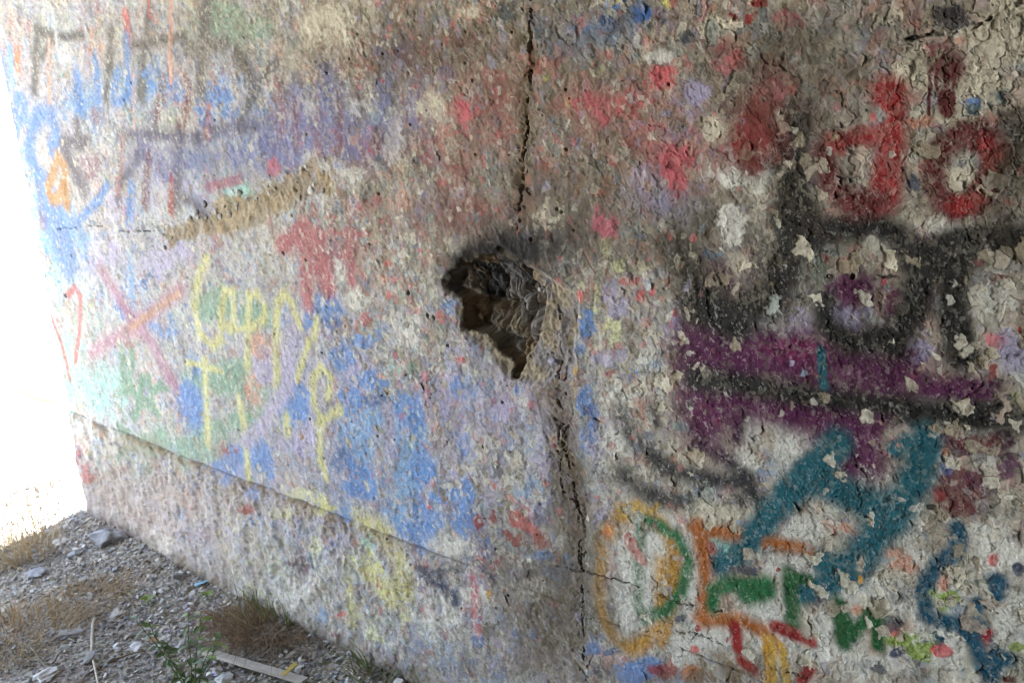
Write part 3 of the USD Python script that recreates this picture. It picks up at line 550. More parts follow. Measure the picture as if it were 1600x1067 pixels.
# rose letters
z = fig('graffiti_lettering', 'faded rose red letters like T and U above the yellow word')
for w_, pts in [(30, [(440, 384), (475, 364)]), (20, [(476, 358), (481, 470)]), (24, [(494, 390), (511, 442)]), (16, [(544, 370), (550, 436)]), (9, [(490, 361), (572, 367)]), (26, [(470, 375), (500, 370)])]:
    stroke(lin(166, 76, 86), w_, pts, .55, .82, z)
# green scrawl and the yellow word over it
z = fig('graffiti_lettering', 'small green scrawled word under the mauve and orange cross')
for pts in [[(191, 537), (193, 600), (205, 600)], [(207, 550), (200, 612), (190, 612)], [(200, 605), (215, 620), (225, 590)], [(222, 590), (216, 640), (208, 652)], [(232, 590), (238, 628), (222, 630)], [(252, 598), (240, 612), (262, 606)], [(225, 625), (246, 645), (240, 638)], [(185, 665), (200, 680)]]:
    stroke(lin(104, 146, 120), 9, pts, .5, .85, z)
z = fig('graffiti_lettering', 'pale yellow sprayed word in joined letters with a long tailed g')
for w_, pts in [(11, [(324, 406), (311, 429), (306, 474), (311, 519), (334, 541), (347, 528)]), (10, [(349, 455), (345, 511), (366, 508), (364, 455), (349, 455)]), (9, [(390, 459), (387, 575)]), (10, [(390, 462), (406, 458), (415, 480), (414, 500), (395, 512)]), (10, [(432, 605), (431, 519), (434, 474), (445, 459), (456, 474), (468, 508)]),
                (10, [(496, 496), (490, 526)]), (10, [(484, 534), (468, 575), (462, 594)]), (10, [(512, 620), (516, 590), (503, 573), (488, 590), (490, 627), (505, 657), (531, 639)]), (10, [(501, 655), (501, 721), (509, 744)]), (10, [(322, 567), (326, 690)]), (9, [(292, 567), (349, 579)]), (9, [(375, 620), (382, 660), (390, 745)]), (10, [(447, 650), (449, 676)]), (9, [(360, 520), (385, 510)])]:
    stroke(lin(204, 198, 128), w_ * .9, pts, .85, .74, z)
stroke(LAV, 20, [(456, 530), (449, 605), (411, 665), (385, 690)], .6, .85)
stroke(LAV, 14, [(606, 640), (612, 712)], .6, .7)
# the cross and the heart
z = fig('graffiti_cross', 'mauve and pale orange sprayed cross at the left of the wall')
stroke(lin(158, 112, 136), 14, [(161, 425), (210, 500), (240, 540), (272, 597)], .8, .92, z)
stroke(lin(170, 124, 140), 20, [(142, 552), (210, 511), (285, 450)], .8, .92, z)
stroke(lin(178, 132, 106), 10, [(205, 512), (240, 485), (283, 457)], .8, .92, z)
z = fig('graffiti_heart', 'thin red outline of a half heart near the wall end')
for w_, pts in [(6, [(107, 462), (116, 448), (126, 462), (124, 519), (118, 567)]), (4, [(81, 496), (97, 537), (110, 592)])]:
    stroke(lin(176, 90, 92), w_, pts, .6, .95, z)
# yellow arc low in the middle
z = fig('graffiti_arc', 'thick pale yellow arc across the formwork line low on the wall')
for w_, pts, d in [(24, [(561, 806), (602, 832), (629, 873), (636, 922), (610, 926)], .85), (20, [(610, 926), (576, 896)], .8), (14, [(550, 907), (552, 967)], .7)]:
    stroke(lin(200, 190, 116), w_, pts, .9, d * .72, z)
stroke(NAVY, 18, [(662, 888), (689, 907), (711, 935)], .6, .85)
stroke(NAVY, 9, [(738, 870), (760, 890), (770, 905)], .5, .7)
for w_, pts in [(16, [(737, 900), (743, 935), (749, 985)])]:
    stroke(lin(186, 104, 112), w_ * .8, pts, .7, .48)
for x, y, r in [(749, 813, 9), (752, 818, 6), (794, 836, 11), (770, 808, 7), (806, 846, 10)]:
    patch(RED, x, y, r, r * 1.4, .9, 's')
# ---- soot and sprayed black
for p in [(lin(58, 56, 56), 800, 388, 78, 44, .95), (lin(58, 56, 56), 760, 395, 50, 34, .8), (lin(66, 62, 60), 860, 370, 60, 60, .6), (lin(62, 60, 58), 700, 430, 30, 30, .6), (lin(74, 70, 66), 880, 410, 46, 40, .5), (lin(84, 78, 72), 760, 350, 70, 24, .6)]:
    patch(*p, stain=True)
SPRAY = lin(50, 50, 53)
z = fig('graffiti_face', 'grey black sprayed smiling face, two dots and curved lines')
for w_, pts, d in [(32, [(974, 654)], 1.), (34, [(978, 742)], 1.), (26, [(987, 676), (1010, 702), (1036, 726)], .95), (28, [(1032, 723), (1060, 738), (1100, 746), (1170, 748)], .85), (24, [(1000, 762), (1040, 780), (1075, 785)], .75), (20, [(1100, 690), (1135, 715), (1165, 742)], .7), (26, [(1160, 752), (1190, 782)], .75), (14, [(1025, 645), (1028, 660)], .9), (16, [(1156, 640), (1151, 684)], .8), (22, [(1060, 770), (1110, 770), (1160, 785)], .45)]:
    stroke(SPRAY, w_, pts, .95, d, z)
zP = fig('graffiti_band', 'deep purple sprayed band under the black letters')
for w_, pts, d in [(84, [(1095, 530), (1120, 580), (1100, 655)], .85), (72, [(1085, 560), (1180, 570), (1260, 555), (1400, 575)], .8), (60, [(1250, 600), (1400, 610)], .6), (60, [(1300, 680), (1355, 720)], .65), (40, [(1180, 530), (1420, 545)], .45), (54, [(1100, 640), (1170, 625), (1240, 645), (1330, 665)], .85), (44, [(1240, 640), (1300, 640)], .8), (34, [(1444, 605), (1490, 610), (1545, 615)], .95), (22, [(1322, 715), (1330, 735)], .8), (30, [(1390, 640), (1340, 700)], .7), (40, [(1100, 480), (1080, 420)], .35)]:
    stroke(PURPLE, w_, pts, .9, d, zP)
for p in [(PURPLE, 1496, 682, 34, 24, .7), (DPURP, 1507, 702, 30, 20, .8), (MAROON, 1495, 740, 40, 26, .85), (PURPLE, 1519, 750, 26, 24, .8), (DPURP, 1586, 712, 20, 12, .9), (MAROON, 1500, 795, 50, 26, .9), (RED, 1470, 770, 26, 24, .6), (DPURP, 1570, 680, 26, 20, .6), (PERI, 1480, 730, 16, 18, .7), (DPURP, 1090, 690, 20, 16, .9), (MAG, 1105, 640, 26, 30, .6), (MAG, 1125, 655, 12, 12, .8), (ORANGE, 1478, 700, 12, 22, .8), (DGREY, 1540, 770, 30, 20, .4), (DGREY, 1570, 640, 40, 26, .6),
          (DPURP, 1590, 545, 20, 20, .4), (DPURP, 1560, 600, 26, 16, .7)]:
    patch(*p)
for p in [(PURPLE, 1180, 560, 100, 36, .75), (PURPLE, 1285, 600, 70, 34, .6), (PURPLE, 1335, 690, 40, 54, .7), (MAG, 1250, 545, 70, 26, .6), (PURPLE, 1130, 615, 56, 56, .8), (PURPLE, 1500, 602, 70, 30, .7), (DPURP, 1565, 690, 46, 34, .6), (PURPLE, 1395, 645, 60, 30, .6), (MAUVE, 1130, 440, 60, 60, .4), (DPURP, 1170, 390, 50, 30, .35), (DPURP, 1440, 430, 30, 60, .4), (DPURP, 1450, 380, 60, 20, .5), (MAROON, 1540, 740, 50, 50, .5), (DGREY, 1540, 700, 60, 60, .35)]:
    patch(*p)
for p in [(PURPLE, 1180, 565, 150, 70, .6, 's'), (PURPLE, 1330, 610, 130, 70, .45, 's'), (PURPLE, 1500, 600, 100, 56, .5, 's'), (PURPLE, 1110, 600, 80, 90, .6, 's'), (DPURP, 1350, 470, 90, 70, .35, 's'), (lin(50, 46, 48), 1150, 450, 130, 90, .2, 's'), (lin(50, 46, 48), 1370, 440, 130, 130, .22, 's'), (lin(50, 46, 48), 1530, 400, 120, 60, .4, 's'), (lin(60, 56, 54), 1240, 250, 60, 110, .45, 's')]:
    patch(*p, stain=True)
for p in [(PURPLE, 1330, 455, 70, 50, .7), (PURPLE, 1120, 440, 60, 40, .55), (DPURP, 1440, 470, 40, 60, .6), (MAROON, 1530, 690, 70, 34, .75), (PURPLE, 1575, 735, 44, 34, .7), (MAROON, 1500, 775, 70, 36, .5), (DPURP, 1560, 640, 50, 26, .6), (DGREY, 1580, 790, 30, 40, .4), (PURPLE, 1410, 500, 40, 40, .5)]:
    patch(*p)
# black letters
z = fig('graffiti_letter', 'large black sprayed letter y with a long fading upper stroke')
K = lin(13, 13, 14)
for w_, pts, d in [(66, [(1068, 400), (1090, 455), (1145, 490), (1205, 462), (1236, 405), (1246, 330)], 1.), (58, [(1246, 340), (1243, 270), (1238, 195)], .95), (30, [(1225, 260), (1260, 180)], .5), (40, [(1060, 395), (1050, 380)], .6), (40, [(1080, 480), (1150, 510)], .7)]:
    stroke(K, w_, pts, .75, d, z, rough=.75)
z = fig('graffiti_letter', 'large black sprayed round letter with a purple middle')
for w_, pts, d in [(46, [(1278, 372), (1310, 352), (1370, 348), (1410, 378), (1432, 420), (1430, 480), (1395, 525), (1340, 535), (1295, 505), (1290, 470)], 1.), (30, [(1300, 380), (1262, 420), (1245, 460)], .3), (34, [(1420, 500), (1400, 540)], .8)]:
    stroke(K, w_, pts, .75, d, z, rough=.75)
patch(lin(100, 104, 90), 1285, 425, 34, 46, .75)
patch(lin(176, 170, 156), 1375, 385, 24, 16, .8)
z = fig('graffiti_letter', 'black sprayed letter r with a long bar reaching right')
for w_, pts, d in [(54, [(1450, 405), (1500, 382), (1560, 375), (1640, 374)], 1.), (56, [(1495, 390), (1488, 470), (1505, 555)], 1.), (26, [(1450, 420), (1440, 480)], .7)]:
    stroke(K, w_, pts, .6, d, z, rough=.75)
z = fig('graffiti_line', 'long black sprayed underline beneath the black letters')
stroke(K, 38, [(1085, 588), (1200, 606), (1330, 626), (1450, 640), (1545, 655), (1640, 650)], .8, 1., z, rough=.75)
for p in [(K, 1430, 655, 60, 22, .7), (K, 1540, 640, 40, 30, .75), (K, 1580, 665, 26, 26, .5), (K, 1470, 640, 40, 20, .7), (K, 1240, 210, 44, 44, .6), (lin(60, 52, 46), 1585, 215, 40, 60, .8), (K, 1580, 260, 30, 40, .45), (lin(44, 42, 52), 1487, 24, 34, 22, .95), (lin(60, 58, 60), 1440, 290, 26, 26, .5), (NAVY, 1430, 285, 22, 26, .8), (NAVY, 1500, 250, 20, 20, .5), (K, 1470, 810, 16, 10, .8), (K, 1455, 790, 12, 8, .8), (DGREY, 1200, 480, 60, 40, .2)]:
    patch(*p)
# red letters
z = fig('graffiti_letter', 'blood red sprayed letter d with rounded top, upper right')
for col, w_, pts, d in [(DRED, 40, [(1290, 240), (1298, 290), (1330, 318), (1385, 312)], .75), (RED, 52, [(1384, 148)], 1.), (RED, 44, [(1399, 145), (1394, 215), (1386, 305)], 1.), (RED, 34, [(1309, 222), (1340, 215), (1370, 212)], .97), (DRED, 26, [(1300, 300), (1345, 316), (1380, 310)], .7)]:
    stroke(col, w_, pts, .6, d, z, rough=.55)
patch(lin(150, 148, 144), 1375, 180, 16, 12, .95, 's'); patch(CORAL, 1362, 185, 8, 12, .9, 's')
z = fig('graffiti_letter', 'dark red sprayed ring, letter o, around cracked cream paint')
stroke(DRED, 40, [(1462, 262), (1472, 228), (1500, 212), (1540, 210), (1560, 236), (1549, 285), (1528, 318), (1495, 326), (1466, 305), (1462, 262)], .5, 1., z, rough=.55)
stroke(RED, 26, [(1540, 225), (1556, 245), (1546, 285), (1520, 322), (1495, 322)], .6, .95, z, rough=.55)
z = fig('graffiti_splash', 'dark red paint splash with drips above the red ring')
stroke(DRED, 52, [(1472, 98), (1484, 106)], .5, 1., z, rough=.55)
for w_, pts in [(6, [(1453, 110), (1452, 178)]), (5, [(1475, 115), (1476, 160)]), (7, [(1490, 115), (1489, 162)]), (5, [(1462, 115), (1463, 140)]), (26, [(1476, 150), (1480, 172)])]:
    stroke(DRED, w_, pts, .4, .85, z, rough=.55)
# teal figure
TL = lin(12, 86, 98)
z = fig('graffiti_figure', 'broad teal sprayed angular figure, lower right')
for w_, pts, d in [(46, [(1125, 880), (1165, 850), (1205, 805), (1260, 745), (1310, 690)], .93), (52, [(1270, 745), (1330, 775), (1390, 800)], .92), (58, [(1450, 690), (1430, 745), (1405, 790), (1360, 845), (1330, 890)], .93), (40, [(1285, 880), (1325, 892)], .9), (36, [(1240, 930), (1300, 912)], .75), (36, [(1225, 770), (1300, 700)], .7), (30, [(1400, 700), (1420, 690)], .6)]:
    stroke(TL, w_, pts, .55, d, z, rough=.75)
z = fig('graffiti_figure', 'smaller teal sprayed wavy figure by the right margin of the wall')
for w_, pts, d in [(26, [(1496, 828), (1494, 858), (1462, 884), (1440, 922), (1446, 960), (1500, 978), (1526, 1004), (1537, 1042)], .9), (34, [(1562, 912)], 1.), (24, [(1560, 930), (1530, 945), (1511, 975)], .85), (30, [(1535, 985), (1560, 1030), (1550, 1060)], .6), (26, [(1579, 1031)], .7), (30, [(1470, 985), (1460, 1010)], .5)]:
    stroke(lin(14, 74, 96), w_, pts, .5, d, z, rough=.75)
stroke(TL, 14, [(1284, 545), (1292, 600)], .5, .9)
for p in [(TL, 1115, 830, 26, 20, .5), (MINT, 1130, 850, 36, 26, .4), (NAVY, 1330, 1000, 12, 10, .6), (NAVY, 1170, 890, 26, 10, .6), (lin(60, 130, 140), 1210, 725, 40, 40, .35), (LIME, 1477, 934, 26, 18, 1.), (LIME, 1402, 998, 36, 14, .8), (LIME, 1440, 1020, 22, 18, .85), (LIME, 1592, 1012, 14, 8, .9), (CORAL, 1398, 985, 26, 14, .6), (RED, 1548, 990, 14, 16, .8), (CORAL, 1470, 1018, 26, 12, .8), (DGREY, 1395, 975, 24, 18, .6), (NAVY, 1400, 1022, 18, 12, .8), (CORAL, 1555, 875, 12, 14, .7),
          (OCHRE, 1346, 907, 8, 10, .9), (DGREY, 1370, 1045, 26, 14, .5), (SALMON, 1340, 950, 26, 14, .8), (RED, 1368, 950, 14, 8, .6), (NAVY, 1595, 890, 12, 14, .9), (BLACK, 1590, 835, 16, 14, .5), (SALMON, 1475, 910, 16, 20, .6), (RED, 1215, 890, 7, 6, .9), (DRED, 1280, 935, 12, 10, .6), (DRED, 1318, 940, 12, 6, .7), (ROSE, 1110, 855, 14, 14, .8), (NAVY, 1092, 870, 8, 8, .9), (RED, 1095, 933, 8, 8, .8), (NAVY, 1062, 965, 14, 12, .8), (MAUVE, 1030, 965, 22, 12, .7),
          (BROWN, 1480, 800, 24, 12, .5), (DGREY, 1150, 890, 30, 12, .6)]:
    patch(*p)
# ochre oval and green
z = fig('graffiti_oval', 'ochre and green sprayed oval like a letter O, bottom right middle')
for w_, pts, d in [(20, [(942, 850), (938, 911), (946, 967), (961, 993), (987, 1012), (1010, 999), (1034, 967), (1055, 915), (1059, 868), (1040, 826), (1002, 796), (972, 806), (948, 835)], .85), (20, [(1034, 877), (1034, 956)], .85), (16, [(1050, 870), (1056, 915), (1040, 960)], .8), (12, [(1036, 1004), (1044, 975)], .8)]:
    stroke(lin(178, 130, 50), w_, pts, .9, d * .85, z)
patch(lin(190, 150, 60), 990, 798, 40, 18, .7); patch(ORANGE, 950, 835, 14, 22, .5)
for w_, pts, d in [(16, [(1002, 821), (999, 892), (997, 944), (1004, 967)], .92), (18, [(1014, 813), (1059, 836), (1077, 877), (1066, 922), (1040, 954), (1010, 963)], .85)]:
    stroke(GREEN, w_, pts, .75, d * .9, z)
stroke(lin(176, 66, 54), 16, [(984, 841), (994, 858), (1004, 872)], .2, .9, 0, 0.0012)
z = fig('graffiti_letter', 'orange sprayed angular letter with green inner line, bottom right')
for w_, pts, d in [(22, [(1085, 826), (1149, 832)], .75), (22, [(1096, 824), (1104, 907), (1100, 965)], .9), (22, [(1096, 966), (1156, 967), (1200, 990), (1215, 1010)], .9), (18, [(1200, 850), (1230, 852), (1262, 860)], .75)]:
    stroke(lin(164, 92, 34), w_, pts, .85, d * .85, z)
for w_, pts, d in [(24, [(1113, 945), (1116, 925), (1140, 912), (1200, 912)], .92), (26, [(1165, 930), (1200, 925)], .9)]:
    stroke(GREEN, w_, pts, .75, d * .9, z)
z = fig('graffiti_letter', 'green sprayed letter n at the bottom right')
for w_, pts, d in [(24, [(1234, 895), (1238, 975)], .85), (24, [(1309, 945), (1316, 1005)], .9), (22, [(1312, 950), (1331, 993), (1352, 967), (1369, 952), (1374, 1010)], .88), (18, [(1240, 900), (1262, 905)], .7)]:
    stroke(lin(22, 84, 42), w_, pts, .6, d, z)
z = fig('graffiti_figure', 'dark red arc over ochre drips at the bottom edge of the wall')
for col, w_, pts, d in [(lin(190, 150, 60), 16, [(1204, 1001), (1207, 1064)], .75), (lin(190, 150, 60), 14, [(1224, 1010), (1230, 1064)], .7), (OCHRE, 10, [(1196, 995), (1200, 1064)], .8), (RED, 17, [(1150, 978), (1153, 1013)], .95), (RED, 16, [(1160, 1034), (1176, 1046)], .9), (RED, 17, [(1211, 978), (1240, 990), (1266, 1003)], .92), (RED, 17, [(1267, 1040), (1252, 1066)], .95)]:
    stroke(col, w_, pts, .5, d, z)
for p in [(RED, 1040, 1046, 30, 14, .95), (ORANGE, 1080, 1050, 26, 16, .85), (CORAL, 1086, 1015, 12, 10, .8), (RED, 1090, 982, 8, 7, .9), (lin(120, 96, 66), 1130, 1050, 60, 26, .5), (RED, 1135, 1000, 10, 10, .5), (BROWN, 1450, 1050, 40, 14, .5), (DRED, 1580, 1062, 14, 10, .8)]:
    patch(*p)

# ---------------------------------------------------------------- relief: rendering that swells, paint that flakes, cracks and breaks
def raster(poly, res=0.0012):                   # signed distance (metres, inside positive) of a picture polygon laid on the wall
    P = np.array([wall(*p) for p in poly]); lo, hi = P.min(0) - 0.08, P.max(0) + 0.08
    n = np.ceil((hi - lo) / res).astype(int)
    im = Image.new('1', (int(n[0]), int(n[1]))); ImageDraw.Draw(im).polygon([tuple(map(float, q)) for q in (P - lo) / res], fill=1)
    m = np.array(im)
    sd = (ndimage.distance_transform_edt(m) - ndimage.distance_transform_edt(~m)) * res
    w = window(lo[0], hi[0], lo[1], hi[1])
    s = ndimage.map_coordinates(sd, [(wz[w] - lo[1]) / res, (wu[w] - lo[0]) / res], order=1, mode='nearest')
    return w, s.astype(np.float32)


def line_dist(pts):
    P = np.array([wall(*p) for p in pts])
    w = window(P[:, 0].min() - 0.08, P[:, 0].max() + 0.08, P[:, 1].min() - 0.08, P[:, 1].max() + 0.08)
    d = np.full(wu[w].shape, 9.0, np.float32)
    for p, q in zip(P[:-1], P[1:]):
        e = q - p; t = np.clip(((wu[w] - p[0]) * e[0] + (wz[w] - p[1]) * e[1]) / (e @ e), 0, 1)
        d = np.minimum(d, np.hypot(wu[w] - p[0] - t * e[0], wz[w] - p[1] - t * e[1]))
    return w, d


flaky = np.clip(sst(840, 1080, PX) + 0.35 * sst(380, 700, PX) * sst(420, 200, PY), 0, 1)     # where thick paint lifts in plates
rough_c = 1 - 0.55 * sst(950, 1200, PX)
HT += 0.010 * (fbm(Ug, Zg, 0.30, 3, 61) - 0.5) + 0.0040 * (NB['l'][2] - 0.5)
RM = sst(0.25, 0.75, 0.6 * NB['l'][1] + 0.4 * NB['m'][0])            # where the surface is coarse, and where it was trowelled smooth
HT += 0.0022 * (NB['m'][1] - 0.5) * rough_c + 0.0009 * (NB['s'][0] - 0.5) * (0.4 + 0.6 * rough_c) + 0.00045 * (NB['f'][1] - 0.5) * (0.25 + 0.75 * rough_c) * (0.15 + 1.1 * RM)
ridge = 1 - np.abs(2 * fbm(Ug, Zg, 0.020, 3, 71) - 1)
HT += 0.0009 * (ridge ** 3) * sst(1000, 1300, PX) * sst(0.35, 0.7, NB['l'][0])                       # wrinkled thick paint
HT += 0.0002 * (NB['g'][0] - 0.5) * (0.25 + 0.75 * rough_c) * RM
# plates
r1 = RA1[ID1]
curl = np.exp(-ED1 / 0.0025) * (0.0002 + 0.0008 * r1[..., 0] ** 2)
tiltu = (r1[..., 1] - 0.5) * 0.022; tiltz = (r1[..., 2] - 0.5) * 0.022
pu = np.zeros(RA1.shape[0]); cnt = np.bincount(ID1.ravel(), minlength=len(pu)) + 1e-6
cu = np.bincount(ID1.ravel(), Ug.ravel(), minlength=len(pu)) / cnt; cz = np.bincount(ID1.ravel(), Zg.ravel(), minlength=len(pu)) / cnt
HT += np.clip(flaky + 0.4 * um, 0, 1) * np.exp(-ED3 / 0.003) * 0.0016 * (RA3[ID3][..., 5] > 0.45) * RA3[ID3][..., 6]
HT += flaky * (curl + tiltu * np.clip(Ug - cu[ID1], -0.03, 0.03) + tiltz * np.clip(Zg - cz[ID1], -0.03, 0.03)) * (r1[..., 5] > 0.25)
crk = sst(0.0013, 0.0003, ED1) * flaky * (r1[..., 6] > 0.2) * np.clip(0.7 * sst(0.62, 0.8, NB['l'][0]) + sst(1380, 1480, PX) * sst(420, 320, PY), 0, 1)
HT -= 0.0014 * crk
region(crk * 0.5, lin(88, 76, 62))
r2 = RA2[ID2]
HT += (0.6 + 0.4 * flaky) * ((r2[..., 0] - 0.5) * 0.0007 * sst(0, 0.003, ED2))
# lost plates: a big plate or a crumb gone, with an older coat or bare render under it
und = r2[..., 3:4]
older = np.where(und < .66, lin(206, 200, 186), np.where(und < .9, lin(150, 136, 112), np.where(und < .92, lin(140, 160, 180), np.where(und < .95, lin(186, 150, 134), np.where(und < .97, lin(178, 170, 200), lin(196, 196, 150))))))
pl = (0.045 + 0.04 * NB['xl'][0]) * (0.16 + 0.99 * sst(1000, 700, PX))
gone2 = ((r2[..., 1] < pl * (0.4 + 1.4 * NB['l'][2])) * sst(0.0, 0.0012, ED2)).astype(np.float32)
C += (older - C) * (gone2 * (0.55 + 0.2 * um))[..., None]
HT -= 0.0006 * gone2
r4 = RA4[ID4]
heavy = np.zeros((H, W), np.float32)
for hx_, hy_, hr_, ha_ in [(1540, 700, 90, .5), (1560, 450, 70, .45), (1530, 830, 90, .35), (1460, 560, 60, .3), (1240, 240, 70, .3), (1150, 320, 90, .3), (1030, 520, 70, .35), (1330, 950, 90, .25), (1400, 600, 50, .3), (840, 160, 120, .22), (960, 250, 140, .22), (620, 520, 90, .22), (760, 720, 110, .25), (1510, 940, 70, .25)]:
    heavy = np.maximum(heavy, ha_ * np.clip(1.3 - np.hypot(PX - hx_, PY - hy_) / hr_, 0, 1))
gone4 = ((r4[..., 6] < 0.022 + heavy * 0.8) * sst(0.0002, 0.0012, ED4)).astype(np.float32)
o4 = np.where(r4[..., 7:8] < .55, lin(198, 190, 172), np.where(r4[..., 7:8] < .8, lin(148, 136, 116), lin(176, 164, 146))) * (0.76 + 0.3 * NB['g'][0] + 0.18 * NB['s'][1])[..., None]
C += (o4 - C) * (gone4 * 0.88)[..., None]
RG += (0.85 - RG) * gone4
HT -= 0.0009 * gone4
und = r1[..., 7:8]
older = np.where(und < .6, lin(202, 192, 170), np.where(und < .8, lin(160, 146, 122), np.where(und < .9, lin(150, 156, 148), lin(176, 158, 142))))
gone1 = ((r1[..., 4] < 0.035 * flaky * (0.5 + NB['xl'][1])) * sst(0.0005, 0.0022, ED1 + 0.002 * (NB['f'][2] - .5))).astype(np.float32)
older = older * (0.72 + 0.4 * NB['f'][1] + 0.2 * NB['m'][0])[..., None]
C += (older - C) * (gone1 * 0.8)[..., None]
HT -= 0.0020 * gone1
# dark weathered crumbs up the middle
region(sst(0.64, 0.74, np.roll(NB['l'][2], 333, 1) * 0.35 + NB['s'][0] * 0.35 + NB['f'][2] * 0.3) * np.clip(mid + 0.35 * left, 0, 1) * 0.6, lin(84, 75, 62))
region(sst(0.66, 0.72, np.roll(NB['m'][0], 71, 0) * 0.45 + NB['f'][0] * 0.55) * np.clip(mid + 0.2, 0, 1) * 0.55, lin(206, 196, 174))
# white and dark grains
gr = even(NB['f'][1] * 0.4 + NB['g'][1] * 0.45 + NB['s'][2] * 0.15)
region(sst(0.91, 0.95, gr) * (0.45 - 0.25 * rgt), lin(210, 204, 192)); region(sst(0.12, 0.07, gr) * (0.5 - 0.2 * rgt), lin(92, 82, 70))
# chalking and dust over every coat, least on the thick sprayed paint at the right
dust = (0.15 - 0.12 * sst(900, 1150, PX)) * (0.5 + 1.0 * (0.5 * NB['l'][1] + 0.5 * NB['s'][1]))
dcol = lin(176, 168, 152) + (lin(150, 136, 114) - lin(176, 168, 152)) * np.clip(mid, 0, 1)[..., None]
C += (dcol - C) * dust[..., None]
# plates' own tone
C *= (1 + 0.14 * (r2[..., 2:3] - 0.5) + 0.12 * flaky[..., None] * (r1[..., 3:4] - 0.5))
# grime up the middle and along the foot
for p in [(lin(112, 98, 76), 640, 90, 330, 130, .46, 'l'), (lin(112, 98, 76), 880, 170, 300, 170, .46, 'l'), (lin(108, 96, 80), 760, 320, 260, 80, .46, 'l'), (lin(104, 94, 78), 930, 330, 200, 90, .46, 'l'), (lin(98, 86, 70), 850, 960, 110, 170, .75, 'l'), (lin(92, 82, 68), 900, 820, 50, 150, .6, 'l'), (lin(110, 98, 84), 250, 60, 200, 80, .3, 'l'),
          (lin(120, 108, 92), 700, 1040, 200, 50, .45, 'l'), (lin(110, 100, 88), 1060, 1060, 200, 26, .5, 'l'), (lin(128, 116, 100), 330, 900, 160, 40, .35, 'l'), (lin(110, 98, 80), 1120, 300, 160, 140, .35, 'l'), (lin(100, 90, 76), 1250, 130, 140, 120, .35, 'l'), (lin(96, 86, 72), 1570, 280, 60, 90, .5, 'l'), (lin(150, 138, 124), 230, 800, 160, 110, .3, 'l'), (lin(120, 104, 86), 160, 760, 50, 70, .4, 'l')]:
    patch(*p, stain=True)

for p in [(lin(44, 42, 41), 795, 384, 84, 36, .9, 's'), (lin(50, 47, 45), 722, 415, 46, 34, .7, 's'), (lin(58, 54, 51), 860, 376, 70, 50, .45, 's'), (lin(64, 60, 56), 905, 410, 60, 44, .35, 's'), (lin(90, 82, 72), 740, 350, 110, 40, .5, 'm'),
          (lin(96, 82, 62), 884, 700, 34, 140, .9, 's'), (lin(92, 80, 64), 850, 975, 110, 170, .5, 'm'), (lin(178, 152, 136), 250, 800, 190, 110, .4, 'm'), (lin(100, 90, 76), 910, 870, 40, 160, .6, 'm'), (lin(120, 104, 80), 855, 620, 40, 40, .7, 's'), (lin(84, 76, 66), 1100, 345, 120, 60, .5, 'm'), (lin(92, 82, 68), 760, 215, 60, 120, .4, 'm'), (lin(96, 84, 66), 825, 200, 26, 150, .6, 's'), (lin(88, 78, 66), 640, 60, 130, 60, .5, 'm'), (lin(88, 80, 68), 900, 310, 140, 60, .4, 'm'), (lin(86, 78, 66), 1200, 110, 170, 110, .6, 'm'), (lin(86, 80, 70), 1340, 40, 160, 60, .5, 'm'), (lin(92, 84, 72), 1420, 330, 60, 40, .4, 'm'), (lin(80, 72, 62), 1290, 190, 70, 90, .45, 'm'), (lin(90, 82, 70), 1000, 380, 160, 60, .5, 'm'), (lin(70, 58, 46), 1575, 265, 60, 60, .7, 'm')]:
    patch(*p, stain=True)
for p in [(lin(150, 84, 86), 760, 180, 120, 90, .30, 'm'), (lin(176, 92, 94), 990, 165, 130, 60, .36, 'm'), (lin(168, 90, 92), 1045, 250, 80, 60, .42, 'm'), (lin(120, 34, 38), 1185, 205, 80, 90, .5, 'm'), (lin(142, 84, 84), 700, 330, 120, 50, .3, 'm'), (PERI, 500, 190, 170, 80, .36, 'm'), (LAV, 1020, 310, 80, 50, .34, 'm'), (lin(76, 98, 128), 940, 50, 110, 50, .55, 'm'), (lin(92, 100, 140), 300, 250, 150, 70, .4, 'm'),
          (BLUE, 600, 720, 120, 130, .10, 'm'), (lin(150, 140, 172), 760, 640, 130, 90, .4, 'l'), (lin(206, 200, 190), 990, 900, 60, 90, .5, 'm'), (lin(150, 84, 86), 560, 230, 110, 60, .2, 'm'), (lin(84, 50, 48), 700, 80, 90, 44, .45, 'm')]:
    patch(*p, stain=True)
um2 = um * sst(1140, 1040, PX)
patchwork(ID4, ED4, RA4, MIDPAL, 0.24 * um2, 0.6, 0.0004, 6)
patchwork(ID2, ED2, RA2, MIDPAL + [lin(200, 192, 176)] * 3, 0.20 * um2, 0.7, 0.0003, 7)
for p in [(lin(180, 92, 96), 728, 172, 34, 34, .6), (lin(186, 92, 94), 1032, 122, 46, 36, .65), (lin(176, 92, 96), 925, 160, 60, 32, .5), (lin(182, 92, 98), 1050, 255, 48, 56, .6), (lin(170, 96, 106), 945, 352, 30, 30, .5), (WHITE, 1025, 90, 40, 22, .65), (WHITE, 1140, 345, 28, 52, .75), (WHITE, 1138, 278, 36, 24, .65), (CREAM, 680, 165, 36, 44, .55), (CREAM, 735, 20, 40, 22, .5), (CREAM, 510, 40, 64, 56, .4), (LAV, 1085, 148, 28, 38, .55), (DGREY, 1072, 60, 28, 24, .6), (DBLUE, 1003, 20, 40, 28, .55), (CREAM, 1115, 205, 30, 44, .5), (CREAM, 860, 335, 40, 36, .45)]:
    patch(*p)
